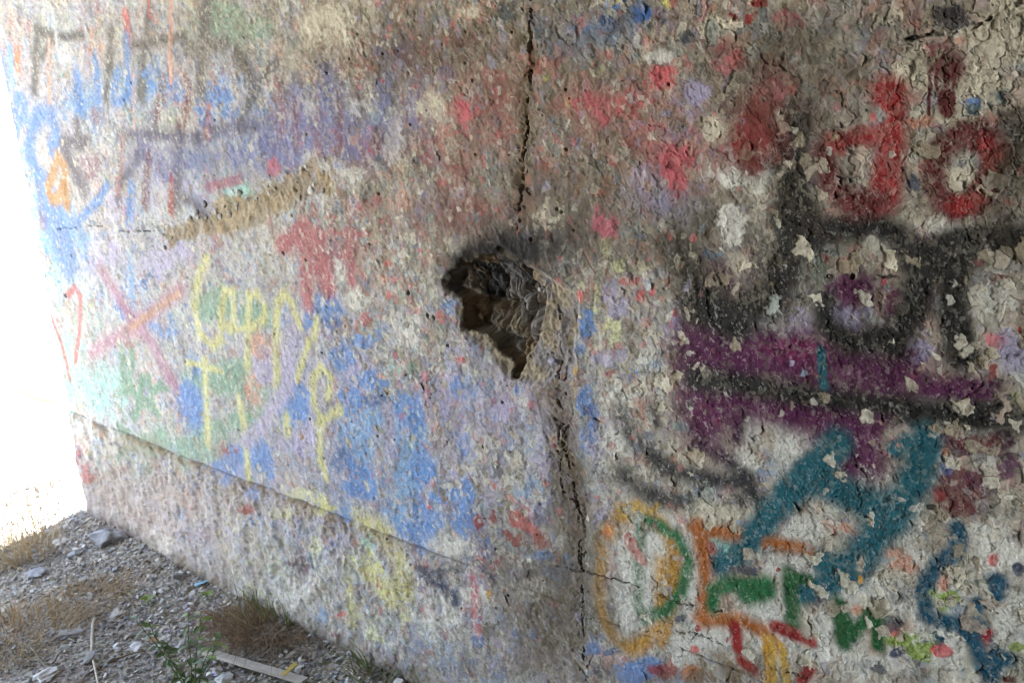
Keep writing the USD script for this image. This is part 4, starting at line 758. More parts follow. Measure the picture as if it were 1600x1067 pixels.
for p in [(lin(44, 42, 41), 795, 384, 90, 40, .95, 's'), (lin(48, 45, 43), 728, 410, 56, 36, .75, 's'), (lin(60, 56, 54), 868, 382, 70, 46, .45, 's'), (lin(90, 76, 58), 884, 700, 30, 130, .5, 's'), (lin(98, 84, 64), 822, 210, 22, 120, .6, 's')]:
    patch(*p, stain=True)
# formwork line: the lower lift stands a little proud, with dirt on its ledge
zl = Z_LINE + 0.012 * (fbm(Ug, Zg * 0 + 3.3, 0.25, 4, 91) - 0.5) + 0.006 * (fbm(Ug, Zg * 0 + 1.3, 0.03, 2, 92) - 0.5)
ledge = 0.009 * (0.15 + 0.85 * sst(850, 500, PX)) * (0.5 + NB['m'][0])
HT += ledge * sst(0.004, -0.008, Zg - zl)
dl = Zg - zl
region(sst(0.004, -0.002, dl) * sst(-0.030, -0.004, dl) * sst(0.2, 0.75, NB['m'][0] * .6 + NB['f'][0] * .4) * 0.85 * sst(760, 520, PX), lin(122, 102, 74))
region(sst(0.0, -0.006, dl) * sst(-0.11, -0.02, dl) * sst(0.3, 0.8, NB['m'][2] * .6 + NB['f'][1] * .4) * 0.6 * sst(760, 520, PX), lin(152, 132, 108))
HT -= 0.004 * np.exp(-(dl / 0.0022) ** 2) * NB['l'][1]
region(np.exp(-(dl / 0.0018) ** 2) * 0.6 * (0.2 + 0.8 * NB['l'][1]), lin(70, 58, 44))
below = (dl < 0) & (PX < 1000)
HT -= 0.003 * sst(0.62, 0.75, NB['m'][2] * 0.5 + NB['l'][0] * 0.5) * sst(0.0, -0.02, dl) * sst(-0.16, -0.03, dl) * sst(760, 600, PX)

# spalled band, upper left, with pebbles showing
zSP = fig('spalled_patch', 'strip of broken out brown concrete with pebbles, left of the hole')
w, sd = raster([(236, 350), (275, 346), (300, 345), (312, 330), (345, 318), (385, 305), (420, 278), (452, 265), (488, 256), (514, 266), (522, 285), (505, 305), (478, 312), (455, 330), (420, 345), (390, 352), (350, 362), (320, 362), (300, 376), (268, 384), (256, 368)])
m = sst(0.38, 0.66, 0.5 + np.clip(sd, -0.06, 0.03) / 0.075 + 0.5 * (NB['l'][1][w] - 0.5) + 0.40 * (NB['m'][0][w] - .5) + 0.15 * (NB['s'][0][w] - .5))
peb = sst(0.0, 0.0042, ED2[w]) * (0.4 + 0.6 * RA2[ID2[w], 4])
HT[w] += sst(-0.006, 0.014, sd) * (-0.0085 + 0.0035 * NB['m'][2][w] + 0.0018 * peb * (RA2[ID2[w], 6] > .6) + 0.003 * (NB['s'][1][w] - .5))
tone = RA2[ID2[w], 5][..., None]
blend(w, m * (0.65 + 0.35 * NB['m'][1][w]), lin(156, 137, 108) * (0.62 + 0.10 * tone + 0.2 * NB['g'][1][w][..., None] + 0.35 * NB['m'][2][w][..., None]), 0, .95)
Zv = ZONE[w]; Zv[sd > 0] = zSP

# vertical crack: a ragged gap above and below the hole, broken render beside it
for pts, wd, dp in [([(833, -30), (826, 60), (828, 90)], .0012, .010), ([(828, 85), (829, 130), (822, 165), (829, 200), (820, 240), (813, 285), (816, 305)], .0014, .016), ([(816, 300), (806, 360)], .0014, .008), ([(872, 590), (886, 650), (880, 690), (893, 735), (904, 785), (906, 800)], .0011, .008), ([(878, 640), (872, 700), (882, 770)], .0011, .008), ([(905, 790), (908, 850), (914, 950), (916, 1075)], .0016, .007), ([(862, 440), (876, 520), (874, 590)], .0016, .008)]:
    w, d = line_dist(pts)
    wd2 = wd * np.clip(0.25 + 0.95 * NB['m'][0][w], 0.3, 1.3)
    d = np.abs(d + 0.006 * (NB['s'][1][w] - .5) + 0.003 * (NB['f'][2][w] - .5))
    m = sst(wd2 * 1.6, wd2 * 0.5, d)
    HT[w] -= dp * m
    blend(w, m * 0.6, lin(72, 60, 46))
    e = np.exp(-(d / 0.022) ** 2) * (NB['m'][1][w] > 0.3)
    HT[w] -= 0.006 * e * NB['s'][0][w]
    blend(w, e * 0.55 * (dp > .01), lin(120, 104, 80))
# lesser cracks
for pts, wd, dp in [([(90, 358), (150, 352), (200, 362), (240, 361)], .0014, .005), ([(1640, -12), (1597, 2), (1567, 19), (1511, 49), (1459, 54), (1399, 67)], .0019, .009), ([(60, 432), (80, 428), (92, 442)], .003, .008), ([(930, 655), (980, 668), (1000, 660)], .0008, .003), ([(860, 882), (920, 893), (1000, 918), (1060, 940), (1130, 955)], .0012, .004), ([(920, 965), (1000, 985), (1090, 990), (1180, 1035), (1260, 1060)], .0010, .003), ([(1430, 165), (1500, 148), (1560, 140)], .0010, .003), ([(1300, 430), (1330, 433), (1420, 432)], .001, .003)]:
    w, d = line_dist(pts)
    d = np.abs(d + 0.004 * (NB['s'][0][w] - .5) + 0.003 * (NB['f'][1][w] - .5))
    m = sst(wd * 1.5, wd * 0.4, d) * sst(0.2, 0.6, NB['m'][2][w])
    HT[w] -= dp * m; blend(w, m * 0.8, lin(66, 56, 46))
for pts in [[(640, 408), (690, 380), (715, 374), (770, 378)], [(668, 610), (688, 575), (690, 530), (712, 518)], [(870, 450), (905, 428), (930, 415), (950, 398)], [(655, 600), (690, 560), (684, 520)], [(900, 435), (960, 425), (1010, 415), (1040, 430)]]:
    w, d = line_dist(pts); m = sst(0.004, 0.001, d) * (NB['m'][0][w] > 0.25)
    HT[w] += 0.0008 * m; blend(w, m * 0.3, lin(168, 156, 132))

# the hole
hx = lambda X, Y: (692 + (650 + .2623 * X - 692) * (1.10 if X > 300 and Y < 900 else 1.0), 340 + .2623 * Y)
HOLE = [hx(*p) for p in [(150, 400), (165, 340), (235, 300), (258, 240), (285, 262), (345, 205), (440, 192), (540, 235), (600, 262), (640, 300), (655, 370), (700, 420), (715, 520), (712, 600), (695, 690), (640, 760), (615, 840), (630, 905), (595, 972), (548, 968), (505, 880), (440, 790), (345, 715), (258, 660), (238, 570), (245, 480), (165, 455)]]
RIM = [hx(*p) for p in [(600, 230), (700, 300), (770, 360), (850, 400), (900, 480), (905, 600), (890, 760), (880, 880), (800, 960), (700, 1010), (580, 985), (500, 900), (400, 800), (300, 715), (230, 640), (235, 480), (150, 430), (140, 380), (160, 320), (250, 250), (340, 180), (450, 165)]]
zRIM = fig('broken_rim', 'rough tan broken edge of render around the hole')
w, sd = raster(RIM)
rag = 0.014 * (NB['m'][1][w] - 0.5) + 0.004 * (NB['s'][2][w] - 0.5)
m = sst(-0.002, 0.016, sd + rag)
streak = even(fbm(Ug[w] * 2.4, Zg[w] * 0.8, 0.03, 4, 95))
HT[w] += m * (-0.009 - 0.008 * (NB['m'][0][w] - 0.5) - 0.0025 * streak + 0.0012 * NB['f'][1][w])
upper = sst(455, 400, PY[w])
tanmix = lin(150, 136, 114)[None, None] * (0.5 + 0.45 * NB['s'][0][w][..., None] + 0.4 * NB['f'][0][w][..., None])
tanmix = tanmix * (1 - 0.72 * upper[..., None])
lil = (sst(.62, .7, NB['m'][2][w]) * (PX[w] > 830) * (PY[w] > 430))[..., None]
tanmix = tanmix * (1 - lil) + lin(138, 130, 126) * lil
blend(w, m * 0.92, tanmix, 0, .95)
Zv = ZONE[w]; Zv[sd > 0.0] = zRIM
w, sd = raster(HOLE)
s2 = sd + 0.010 * (NB['m'][2][w] - 0.5) + 0.0025 * (NB['s'][1][w] - 0.5)
m = sst(0.0, 0.014, s2)
blend(w, m * 0.9, lin(70, 60, 48), 0, .9)
HT[w] -= 0.010 * m
HMASK = np.zeros((H, W), bool); HMASK[w] = s2 > 0.004
S2 = np.full((H, W), -1, np.float32); S2[w] = s2
# black halo of soot just above the hole's lip
w, d = line_dist([(692, 440), (715, 405), (745, 390), (790, 384), (815, 410)])
blend(w, np.exp(-(d / 0.016) ** 2) * 0.75, lin(40, 37, 35))
region(np.clip(sst(0.11, 0.0, Zg + 0.05 * (NB['l'][0] - .5)) * (0.45 + 0.6 * NB['m'][1]), 0, .9), lin(98, 84, 67))
# blow-holes
rp = np.random.RandomState(8)
pits = [(103, 462, .007), (1335, 432, .0035), (290, 565, .004), (210, 495, .004), (205, 490, .003), (638, 458, .005), (668, 493, .005), (678, 496, .005), (443, 396, .005), (700, 540, .004), (1045, 132, .003), (1066, 198, .002), (545, 92, .003), (830, 374, .004), (1155, 252, .002), (205, 130, .004), (158, 742, .006), (175, 752, .004)]
pits += [(rp.uniform(60, 900), rp.uniform(20, 960), rp.uniform(.0014, .0036)) for _ in range(170)]
for x, y, r in pits:
    u, zz = wall(x, y)
    w = window(u - 3 * r, u + 3 * r, zz - 3 * r, zz + 3 * r)
    if w is None:
        continue
    m = sst(1.15, 0.6, np.hypot(Ug[w] - u, (Zg[w] - zz) * 0.85) / r)
    HT[w] -= 1.6 * r * m; blend(w, m * 0.8, lin(70, 60, 48))

# ---------------------------------------------------------------- positions, with the rounded end of the wall
C = np.clip(C, 0.006, 0.75)
HT = HT.astype(np.float32)
HT[Zg < -0.1] *= 0.3
endc = (U_END + 0.02 * (fbm(Zg[:, -1:] * 1.0, Zg[:, -1:] * 0, 0.12, 4, 33) - 0.5)).astype(np.float32)
P = np.stack([WX - HT, Ug, Zg], -1)
near = sst(U_END - 0.25, U_END, Ug)
P[..., 1] += near * (endc - U_END)
chip = 0.012 * np.clip(NB['m'][0][:, -1:] - 0.5, 0, 1)
extra, exC, exR = [], [], []
for k, (dx, dy) in enumerate([(0.002, 0.002), (0.006, 0.005), (0.012, 0.006), (0.03, 0.006), (0.08, 0.005), (0.2, 0.0), (0.45, -0.005), (0.9, 0.0)]):
    e = P[:, -1:].copy(); e[..., 0] += dx + chip; e[..., 1] += dy + 0.006 * (fbm(Zg[:, -1:], Zg[:, -1:] * 0 + dx, 0.05, 3, 35) - .5)
    extra.append(e); exC.append(C[:, -1:]); exR.append(RG[:, -1:])
P = np.concatenate([P] + extra, 1); C = np.concatenate([C] + exC, 1); RG = np.concatenate([RG] + exR, 1)
ZN = np.concatenate([ZONE] + [ZONE[:, -1:]] * len(extra), 1)
du = np.gradient(P, axis=1); dv = np.gradient(P, axis=0)
N = np.cross(dv, du); N /= np.linalg.norm(N, axis=-1, keepdims=True) + 1e-12
if N[H // 2, W // 2, 0] > 0:
    N = -N
HH, WW = P.shape[:2]
idx = np.arange(HH * WW).reshape(HH, WW)
quads = np.stack([idx[:-1, :-1], idx[1:, :-1], idx[1:, 1:], idx[:-1, 1:]], -1).reshape(-1, 4)
zone_q = ZN[:-1, :-1].ravel().astype(int)
dlE = np.concatenate([dl] + [dl[:, -1:]] * len(extra), 1)[:-1, :-1].ravel()
PXE = np.concatenate([PX] + [PX[:, -1:]] * len(extra), 1)[:-1, :-1].ravel()
PYE = np.concatenate([PY] + [PY[:, -1:]] * len(extra), 1)[:-1, :-1].ravel()
crack_x = np.interp(PYE, [-200, 0, 100, 240, 300, 380, 590, 690, 790, 900, 1080], [834, 832, 828, 820, 815, 800, 874, 882, 905, 911, 916])
base = np.where(dlE < 0, np.where(PXE < crack_x, -3, -4), np.where(PXE < crack_x, -1, -2))
zone_q = np.where(zone_q > 0, zone_q, base)
hm = np.concatenate([HMASK] + [HMASK[:, -1:]] * len(extra), 1)
hq = hm[:-1, :-1] & hm[1:, :-1] & hm[:-1, 1:] & hm[1:, 1:]
zone_q[hq.ravel()] = -9

wall_t = thing('graffiti_wall', 'long weathered concrete wall covered in layers of flaking graffiti', 'wall')
obj('wall_core', trimesh.util.concatenate([trimesh.creation.box((0.6, 12.38, 2.76), trimesh.transformations.translation_matrix((2.13, -2.21, 1.1)))]), 'concrete', wall_t)
Pf, Nf, Cf, Rf = P.reshape(-1, 3), N.reshape(-1, 3), C.reshape(-1, 3), RG.ravel()
BASE = {-1: ('wall_panel', 'pale upper wall left of the vertical crack'), -2: ('wall_panel', 'thickly flaking upper wall right of the vertical crack'), -3: ('wall_footing', 'lower lift of the wall standing proud below the formwork line'), -4: ('wall_footing', 'low white painted wall below the hairline joint, right of the crack')}
for zid in [-1, -2, -3, -4] + list(range(1, len(FIG))):
    q = quads[zone_q == zid]
    if len(q) < 20:
        continue
    used, inv = np.unique(q, return_inverse=True)
    nm, lb = BASE[zid] if zid < 0 else FIG[zid]
    raw(nm, Pf[used], inv.reshape(-1, 4), Nf[used], 'painted_wall', wall_t, Cf[used], Rf[used], label=lb)


def surf(u, z):                                 # the finished wall's point, normal axis and paint at (u, z)
    c = int(np.clip(np.searchsorted(u_fine, u), 1, W - 1)); r = int(np.clip(np.searchsorted(Zg[:, c], z), 1, H - 1))
    return P[r, c], C[r, c], RG[r, c]


# lifted flakes of paint, the largest each its own piece
rf = np.random.RandomState(21)
made = 0
while made < 290:
    x = rf.uniform(560, 1595) if rf.rand() < 0.25 else rf.uniform(960, 1595); y = rf.uniform(8, 1060)
    u, zz = wall(x, y); ci = int(np.searchsorted(u_fine, u)); ri = int(np.searchsorted(Zg[:, min(ci, W - 1)], zz))
    if ci >= W - 2 or ri >= H - 2 or HMASK[ri, ci] or ZONE[ri, ci] == zRIM or HT[ri, ci] < -0.012:
        continue
    px = rf.uniform(6, 10) * (1 + 0.6 * rf.rand() ** 3); R = px * np.linalg.norm(jac(x, y)[:, 1])
    n = 13; ang = np.sort(rf.rand(n) * 0.5 + np.arange(n)) / n * 2 * np.pi
    rad = R * (0.62 + 0.55 * rf.rand(n)); asp = rf.uniform(0.7, 1.3)
    da = rf.uniform(0, 2 * np.pi); lift = rf.uniform(0.0008, 0.003) * (1 + 1.3 * rf.rand() ** 3)
    V, VC, VR = [], [], []
    for ring in (0, .35, .7, 1.0):
        for k in range(1 if ring == 0 else n):
            a = ang[k]; qu, qz = u + rad[k] * ring * math.cos(a) * asp, zz + rad[k] * ring * math.sin(a)
            p0, c0, r0 = surf(qu, qz)
            t = ring * max(0, math.cos(a - da))
            base_x = WX - np.median(HT[max(ri - 3, 0):ri + 4, max(ci - 3, 0):ci + 4])
            V.append([min(p0[0], 0.5 * p0[0] + 0.5 * base_x) - (0.0006 if ring < 1 else 0.0001) - lift * t ** 1.8, qu, qz]); VC.append(c0); VR.append(r0)
    ff = [[0, 1 + k, 1 + (k + 1) % n] for k in range(n)]
    for g in (0, 1):
        o, o2 = 1 + g * n, 1 + (g + 1) * n
        for k in range(n):
            k2 = (k + 1) % n; ff += [[o + k, o2 + k, o2 + k2], [o + k, o2 + k2, o + k2]]
    V = np.array(V); VC = np.array(VC)
    VC = VC * 0.9 + VC[:n + 1].mean(0) * 0.1
    ff = np.array(ff)
    tm = trimesh.Trimesh(V, ff, process=False); nn = tm.vertex_normals
    if nn[0, 0] > 0:
        ff = ff[:, ::-1]; nn = -nn
    raw('paint_flake', V, ff, nn, 'painted_wall', wall_t, VC, np.array(VR))
    made += 1

# the hole: a rocky pocket behind the broken edge, overhung at its far side
lo_, hi_ = np.min([wall(*p) for p in HOLE], 0) - 0.03, np.max([wall(*p) for p in HOLE], 0) + 0.03
gu_, gz_ = np.meshgrid(np.arange(lo_[0], hi_[0], 0.0011), np.arange(lo_[1], hi_[1], 0.0011))
ci_ = np.clip(np.searchsorted(u_fine, gu_), 1, W - 1)
ref = int(np.searchsorted(u_fine, gu_.mean()))
ri_ = np.empty(gu_.shape, int)
for c in range(gu_.shape[1]):
    ri_[:, c] = np.clip(np.searchsorted(Zg[:, ci_[0, c]], gz_[:, c]), 1, H - 1)
s2_ = S2[ri_, ci_]; h_ = ndimage.minimum_filter(HT[ri_, ci_], 5)
s2_ = np.where(s2_ <= -0.9, -0.05, s2_)
from meshkit import fbm as fbm3


def lumps(size, seed, asp=1.3):                  # rubble: rounded stones packed side by side
    r = np.random.RandomState(seed)
    pu_, pz_ = np.meshgrid(np.arange(lo_[0] - .05, hi_[0] + .05, size), np.arange(lo_[1] - .05, hi_[1] + .05, size * asp))
    pts = np.stack([pu_.ravel(), pz_.ravel()], -1) + (r.rand(pu_.size, 2) - 0.5) * size * 1.1
    w1 = 0.012 * (fbm(gu_, gz_, 0.03, 3, seed) - 0.5); w2 = 0.012 * (fbm(gu_, gz_, 0.03, 3, seed + 7) - 0.5)
    sc = np.array([1.0, 1 / asp])
    d, k = cKDTree(pts * sc).query(np.stack([(gu_ + w1).ravel(), (gz_ + w2).ravel()], -1) * sc, k=2)
    e = (d[:, 1] - d[:, 0]).reshape(gu_.shape) / size
    return k[:, 0].reshape(gu_.shape), np.sqrt(np.clip(e * 1.5, 0, 1)), r.rand(len(pts), 5)


i1, d1, q1 = lumps(0.040, 61, 1.7); i2, d2, q2 = lumps(0.017, 62, 1.4)
fb1, fb2 = fbm(gu_, gz_, 0.012, 4, 66), fbm(gu_, gz_, 0.045, 3, 67)
bowl = 0.008 + 0.022 * sst(-0.004, 0.014, s2_) + 0.042 * sst(0.006, 0.075, s2_)
ins_ = sst(0.0, 0.016, s2_)
dep = bowl - ins_ * (d1 * (0.014 + 0.020 * q1[i1, 0]) * sst(0.0, 0.03, s2_) + d2 * (0.004 + 0.006 * q2[i2, 0]) + 0.010 * (fb1 - 0.5)) + ins_ * 0.035 * (fb2 - 0.4)
BPx = WX - h_ + 0.003 + np.clip(dep, 0.0, 0.2)
stp = ins_ * sst(0.05, 0.02, s2_)
BPx = BPx + 0.0 * stp
side = fbm(BPx * 1.2, gz_, 0.020, 4, 72) - 0.5
BP = np.stack([BPx, gu_ + 0.022 * stp * side + ins_ * 0.010 * (fbm(gu_, gz_, 0.02, 2, 68) - .5), gz_ + ins_ * 0.010 * (fbm(gu_, gz_, 0.02, 2, 69) - .5)], -1)
hi = sst(wall(766, 520)[1], wall(766, 410)[1], gz_)
so = np.clip(0.15 + 0.85 * hi + 0.9 * (q1[i1, 1] - 0.5) + 0.5 * (fb2 - 0.5), 0, 1)[..., None]
tn = (0.45 + 0.55 * q1[i1, 2] * 0.6 + 0.5 * q2[i2, 1] * 0.5 + 0.5 * fb1 + 0.7 * stp * (fbm(BPx, gz_, 0.010, 4, 73) - 0.45))[..., None].clip(0.12, 2)
col_ = lin(150, 138, 120) * tn * (1 - so) + lin(82, 80, 79) * tn * so
rs_ = ((q1[i1, 3] > .72) * 0.55 + (q2[i2, 2] > .85) * 0.3)[..., None].clip(0, .7)
col_ = col_ * (1 - rs_) + lin(142, 116, 84) * rs_ * tn
gcol = ((q1[i1, 4] > .75) * 0.6)[..., None]
col_ = col_ * (1 - gcol) + lin(134, 130, 132) * gcol * tn
ib = np.arange(gu_.size).reshape(gu_.shape)
keep_ = (s2_ > -0.010); keep_ = keep_[:-1, :-1] & keep_[1:, :-1] & keep_[1:, 1:] & keep_[:-1, 1:]
bq = np.stack([ib[:-1, :-1], ib[:-1, 1:], ib[1:, 1:], ib[1:, :-1]], -1)[keep_]
bn_ = np.cross(np.gradient(BP, axis=1), np.gradient(BP, axis=0)); bn_ /= np.linalg.norm(bn_, axis=-1, keepdims=True) + 1e-12
if bn_[..., 0].sum() > 0:
    bn_ = -bn_; bq = bq[:, ::-1]
used, inv = np.unique(bq, return_inverse=True)
BP = BP.reshape(-1, 3)[used]
cavity = raw('cavity', BP, inv.reshape(-1, 4), bn_.reshape(-1, 3)[used], 'painted_wall', wall_t, col_.reshape(-1, 3)[used], np.full(len(used), 1.0), label='deep ragged hole broken into the wall, sooty towards its top')
ctree = cKDTree(BP.reshape(-1, 3)[:, 1:])


# rubble lodged in the hole
def rock(seed, size, sub=3, rough=0.35, flat=(1, 1, 1)):
    s = trimesh.creation.icosphere(subdivisions=sub); r = np.random.RandomState(seed); v = s.vertices.copy()
    for _ in range(9):
        n = r.randn(3); n /= np.linalg.norm(n); h = r.uniform(0.55, 0.95); d = v @ n
        v -= np.maximum(d - h, 0)[:, None] * n
    nz = vnoise(v[:, 0] * 3 + seed, v[:, 1] * 3 + v[:, 2] * 2.3) - 0.5
    v *= (1 + rough * nz)[:, None]
    return trimesh.Trimesh(v * np.array(flat) * size, s.faces, process=False)


for k, (x, y, s, mat) in enumerate([(782, 500, .020, 'soot_stone'), (752, 470, .015, 'soot_stone'), (812, 548, .013, 'rust_stone'), (800, 440, .014, 'rust_stone')]):
    u, zz = wall(x, y); p0 = BP.reshape(-1, 3)[ctree.query([u, zz])[1]]
    m = rock(200 + k, s, 3, 0.35, (0.8, 0.9, 1.25)); m.apply_translation([p0[0] + s * .25, p0[1], p0[2]])
    obj('rubble_stone', m, mat, cavity, smooth=40)
for k, (x, y, s) in enumerate([(804, 464, .006), (773, 555, .006), (862, 566, .013)]):
    u, zz = wall(x, y); p0 = surf(u, zz)[0] if k == 2 else BP.reshape(-1, 3)[ctree.query([u, zz])[1]]
    m = rock(240 + k, s, 2, 0.4, (0.6, 1, 0.8)); m.apply_translation([p0[0] - s * 0.3, p0[1], p0[2]])
    obj('pebble', m, 'lilac_stone' if k == 2 else 'stone_pale', cavity, smooth=40)

# pebbles showing in the broken strip
rpb = np.random.RandomState(31)
for k in range(34):
    t = rpb.rand(); x = 250 + 262 * t + rpb.randn() * 8; y = 366 - 92 * t + rpb.randn() * 13
    u, zz = wall(x, y); p0 = surf(u, zz)[0]; s_ = rpb.uniform(.006, .014)
    m = rock(600 + k, s_, 2, .4, (.55, 1, .8)); m.apply_translation([p0[0] + s_ * .1, p0[1], p0[2]])
    obj('pebble', m, ['gravel_tan', 'stone_pale', 'gravel_tan', 'gravel_grey'][k % 4], wall_t, smooth=35)

# ---------------------------------------------------------------- the underpass round it
def box(x0, x1, y0, y1, z0, z1):
    m = trimesh.creation.box((x1 - x0, y1 - y0, z1 - z0)); m.apply_translation([(x0 + x1) / 2, (y0 + y1) / 2, (z0 + z1) / 2]); return m


DECK = 2.5
deck = thing('bridge_deck', 'concrete deck slab roofing the underpass', 'bridge deck')
obj('slab', box(-4.6, 2.9, -8.4, 5.14, DECK, DECK + 0.5), 'concrete', deck)
obj('edge_beam', box(-4.6, 2.9, 5.14, 5.18, DECK - 0.02, DECK + 0.75), 'concrete', deck)
fw = thing('opposite_wall', 'plain concrete wall on the far side of the underpass', 'wall')
obj('wall_panel', box(-3.9, -3.4, -8.2, 4.0, -0.3, DECK - 0.003), 'concrete', fw)
obj('footing', box(-3.4, -3.3, -8.2, 4.0, -0.3, 0.3), 'concrete', fw)
bw = thing('end_wall', 'concrete wall closing the inner end of the underpass', 'wall')
obj('wall_panel', box(-3.29, 1.62, -8.4, -8.15, -0.3, DECK - 0.003), 'concrete', bw)
obj('upstand', box(-3.29, 1.62, -8.15, -8.1, -0.3, 0.3), 'concrete', bw)

# ---------------------------------------------------------------- ground
def gz(x, y):                                    # the lie of the crushed stone: a low bank along the wall's foot
    x = np.asarray(x, np.float32); y = np.asarray(y, np.float32)
    return (0.035 * (fbm(x, y, 0.6, 3, 5) - 0.5) + 0.02 * (fbm(x, y, 0.12, 3, 6) - 0.5) + 0.03 * np.exp(-((x - WX) / 0.12) ** 2)) * sst(5.2, 4.3, y)


gx, gy = np.meshgrid(np.concatenate([[-30, -12, -6], np.arange(-2.6, 2.0, 0.016), [3, 6]]), np.concatenate([np.linspace(-8.5, 1.6, 30), np.arange(1.7, 4.6, 0.016), [5.2, 5.6]]), indexing='ij')
zz = gz(gx, gy); zz = zz * ((gx > -6) & (gx < 3)) 
GV = np.stack([gx, gy, zz], -1).reshape(-1, 3); a_, b_ = gx.shape; ii = np.arange(a_ * b_).reshape(a_, b_)
GF = np.stack([ii[:-1, :-1], ii[1:, :-1], ii[1:, 1:], ii[:-1, 1:]], -1).reshape(-1, 4)
obj('ground', (GV, GF), 'ground', smooth=True, kind='structure', label='shaded stony ground under the bridge, along the foot of the wall')
fv = np.array([[-300, 5.6, 0], [300, 5.6, 0], [300, 400, 0], [-300, 400, 0], [-300, -300, -.02], [-30, -300, -.02], [-30, 5.6, -.02], [-300, 5.6, -.02], [6, -300, -.02], [300, -300, -.02], [300, 5.6, -.02], [6, 5.6, -.02], [-30, -300, -.02], [6, -300, -.02], [6, -8.5, -.02], [-30, -8.5, -.02]], float)
obj('field', (fv, np.arange(16).reshape(4, 4)), 'dry_field', kind='structure', label='pale sunlit dry ground beyond the end of the wall')

# crushed stone
rg = np.random.RandomState(4)
inst = UsdGeom.PointInstancer.Define(stage, '/World/gravel')
tag(inst, 'loose grey and tan crushed stone strewn along the foot of the wall', 'gravel', kind='stuff')
protos = []
for k, mat in enumerate(['gravel_grey', 'gravel_tan', 'gravel_blue', 'gravel_grey', 'gravel_white', 'gravel_tan']):
    pth = f'/World/gravel/stone_{k:03d}'
    usdkit.mesh(stage, pth, rock(300 + k, 1.0, 1, 0.7, (1.0, 0.75, 0.38)), '/World/Looks/' + mat, False)
    protos.append(pth)
inst.CreatePrototypesRel().SetTargets([Sdf.Path(p) for p in protos])
n = 52000
x = np.where(rg.rand(n) < 0.35, WX - np.abs(rg.randn(n)) * 0.35, rg.uniform(-1.9, 1.6, n)); y = 2.0 + 2.6 * rg.rand(n) ** 0.9
keep = (x < WX + 0.01) & (x > -2.2); x, y = x[keep], y[keep]; n = len(x)
s = 0.0036 * np.exp(rg.randn(n) * 0.52); s = np.clip(s, 0.003, 0.026)
which = rg.choice(6, n, p=[.3, .22, .14, .16, .08, .10])
ang = rg.rand(n) * 2 * np.pi; tl = rg.randn(n, 2) * 0.22
inst.CreatePositionsAttr(Vt.Vec3fArray.FromNumpy(np.stack([x, y, gz(x, y) + s * 0.22], -1).astype(np.float32)))
inst.CreateScalesAttr(Vt.Vec3fArray.FromNumpy(np.repeat(s[:, None], 3, 1).astype(np.float32)))
inst.CreateProtoIndicesAttr(Vt.IntArray.FromNumpy(which.astype(np.int32)))
q = trimesh.transformations
qz_ = np.stack([np.cos(ang / 2), tl[:, 0], tl[:, 1], np.sin(ang / 2)], -1); qz_ /= np.linalg.norm(qz_, axis=1, keepdims=True)
inst.CreateOrientationsAttr(Vt.QuathArray([Gf.Quath(float(a), float(b), float(c), float(d)) for a, b, c, d in qz_]))


chips = UsdGeom.PointInstancer.Define(stage, '/World/fallen_paint_flakes')
tag(chips, 'fallen flakes of pale paint scattered along the foot of the wall', 'paint flakes', kind='stuff')
cp_ = []
for k, mat in enumerate(['gravel_white', 'stone_pale', 'lilac_stone', 'gravel_tan']):
    pth = f'/World/fallen_paint_flakes/flake_{k:03d}'; usdkit.mesh(stage, pth, rock(320 + k, 1.0, 1, 0.9, (1.2, 0.8, 0.10)), '/World/Looks/' + mat, False); cp_.append(pth)
chips.CreatePrototypesRel().SetTargets([Sdf.Path(p) for p in cp_])
n = 900
x = WX - 0.01 - np.abs(rg.randn(n)) * 0.16; y = rg.uniform(2.1, 4.05, n); s = rg.uniform(0.003, 0.011, n); ang = rg.rand(n) * 2 * np.pi
chips.CreatePositionsAttr(Vt.Vec3fArray.FromNumpy(np.stack([x, y, gz(x, y) + .004], -1).astype(np.float32)))
chips.CreateScalesAttr(Vt.Vec3fArray.FromNumpy(np.repeat(s[:, None], 3, 1).astype(np.float32)))
chips.CreateProtoIndicesAttr(Vt.IntArray.FromNumpy(rg.randint(0, 4, n).astype(np.int32)))
tl = rg.randn(n, 2) * .25; qz_ = np.stack([np.cos(ang / 2), tl[:, 0], tl[:, 1], np.sin(ang / 2)], -1); qz_ /= np.linalg.norm(qz_, axis=1, keepdims=True)
chips.CreateOrientationsAttr(Vt.QuathArray([Gf.Quath(float(a), float(b), float(c), float(d)) for a, b, c, d in qz_]))


def G(px, py):
    g = ground(px, py); g[2] = float(gz(g[0], g[1])); return g


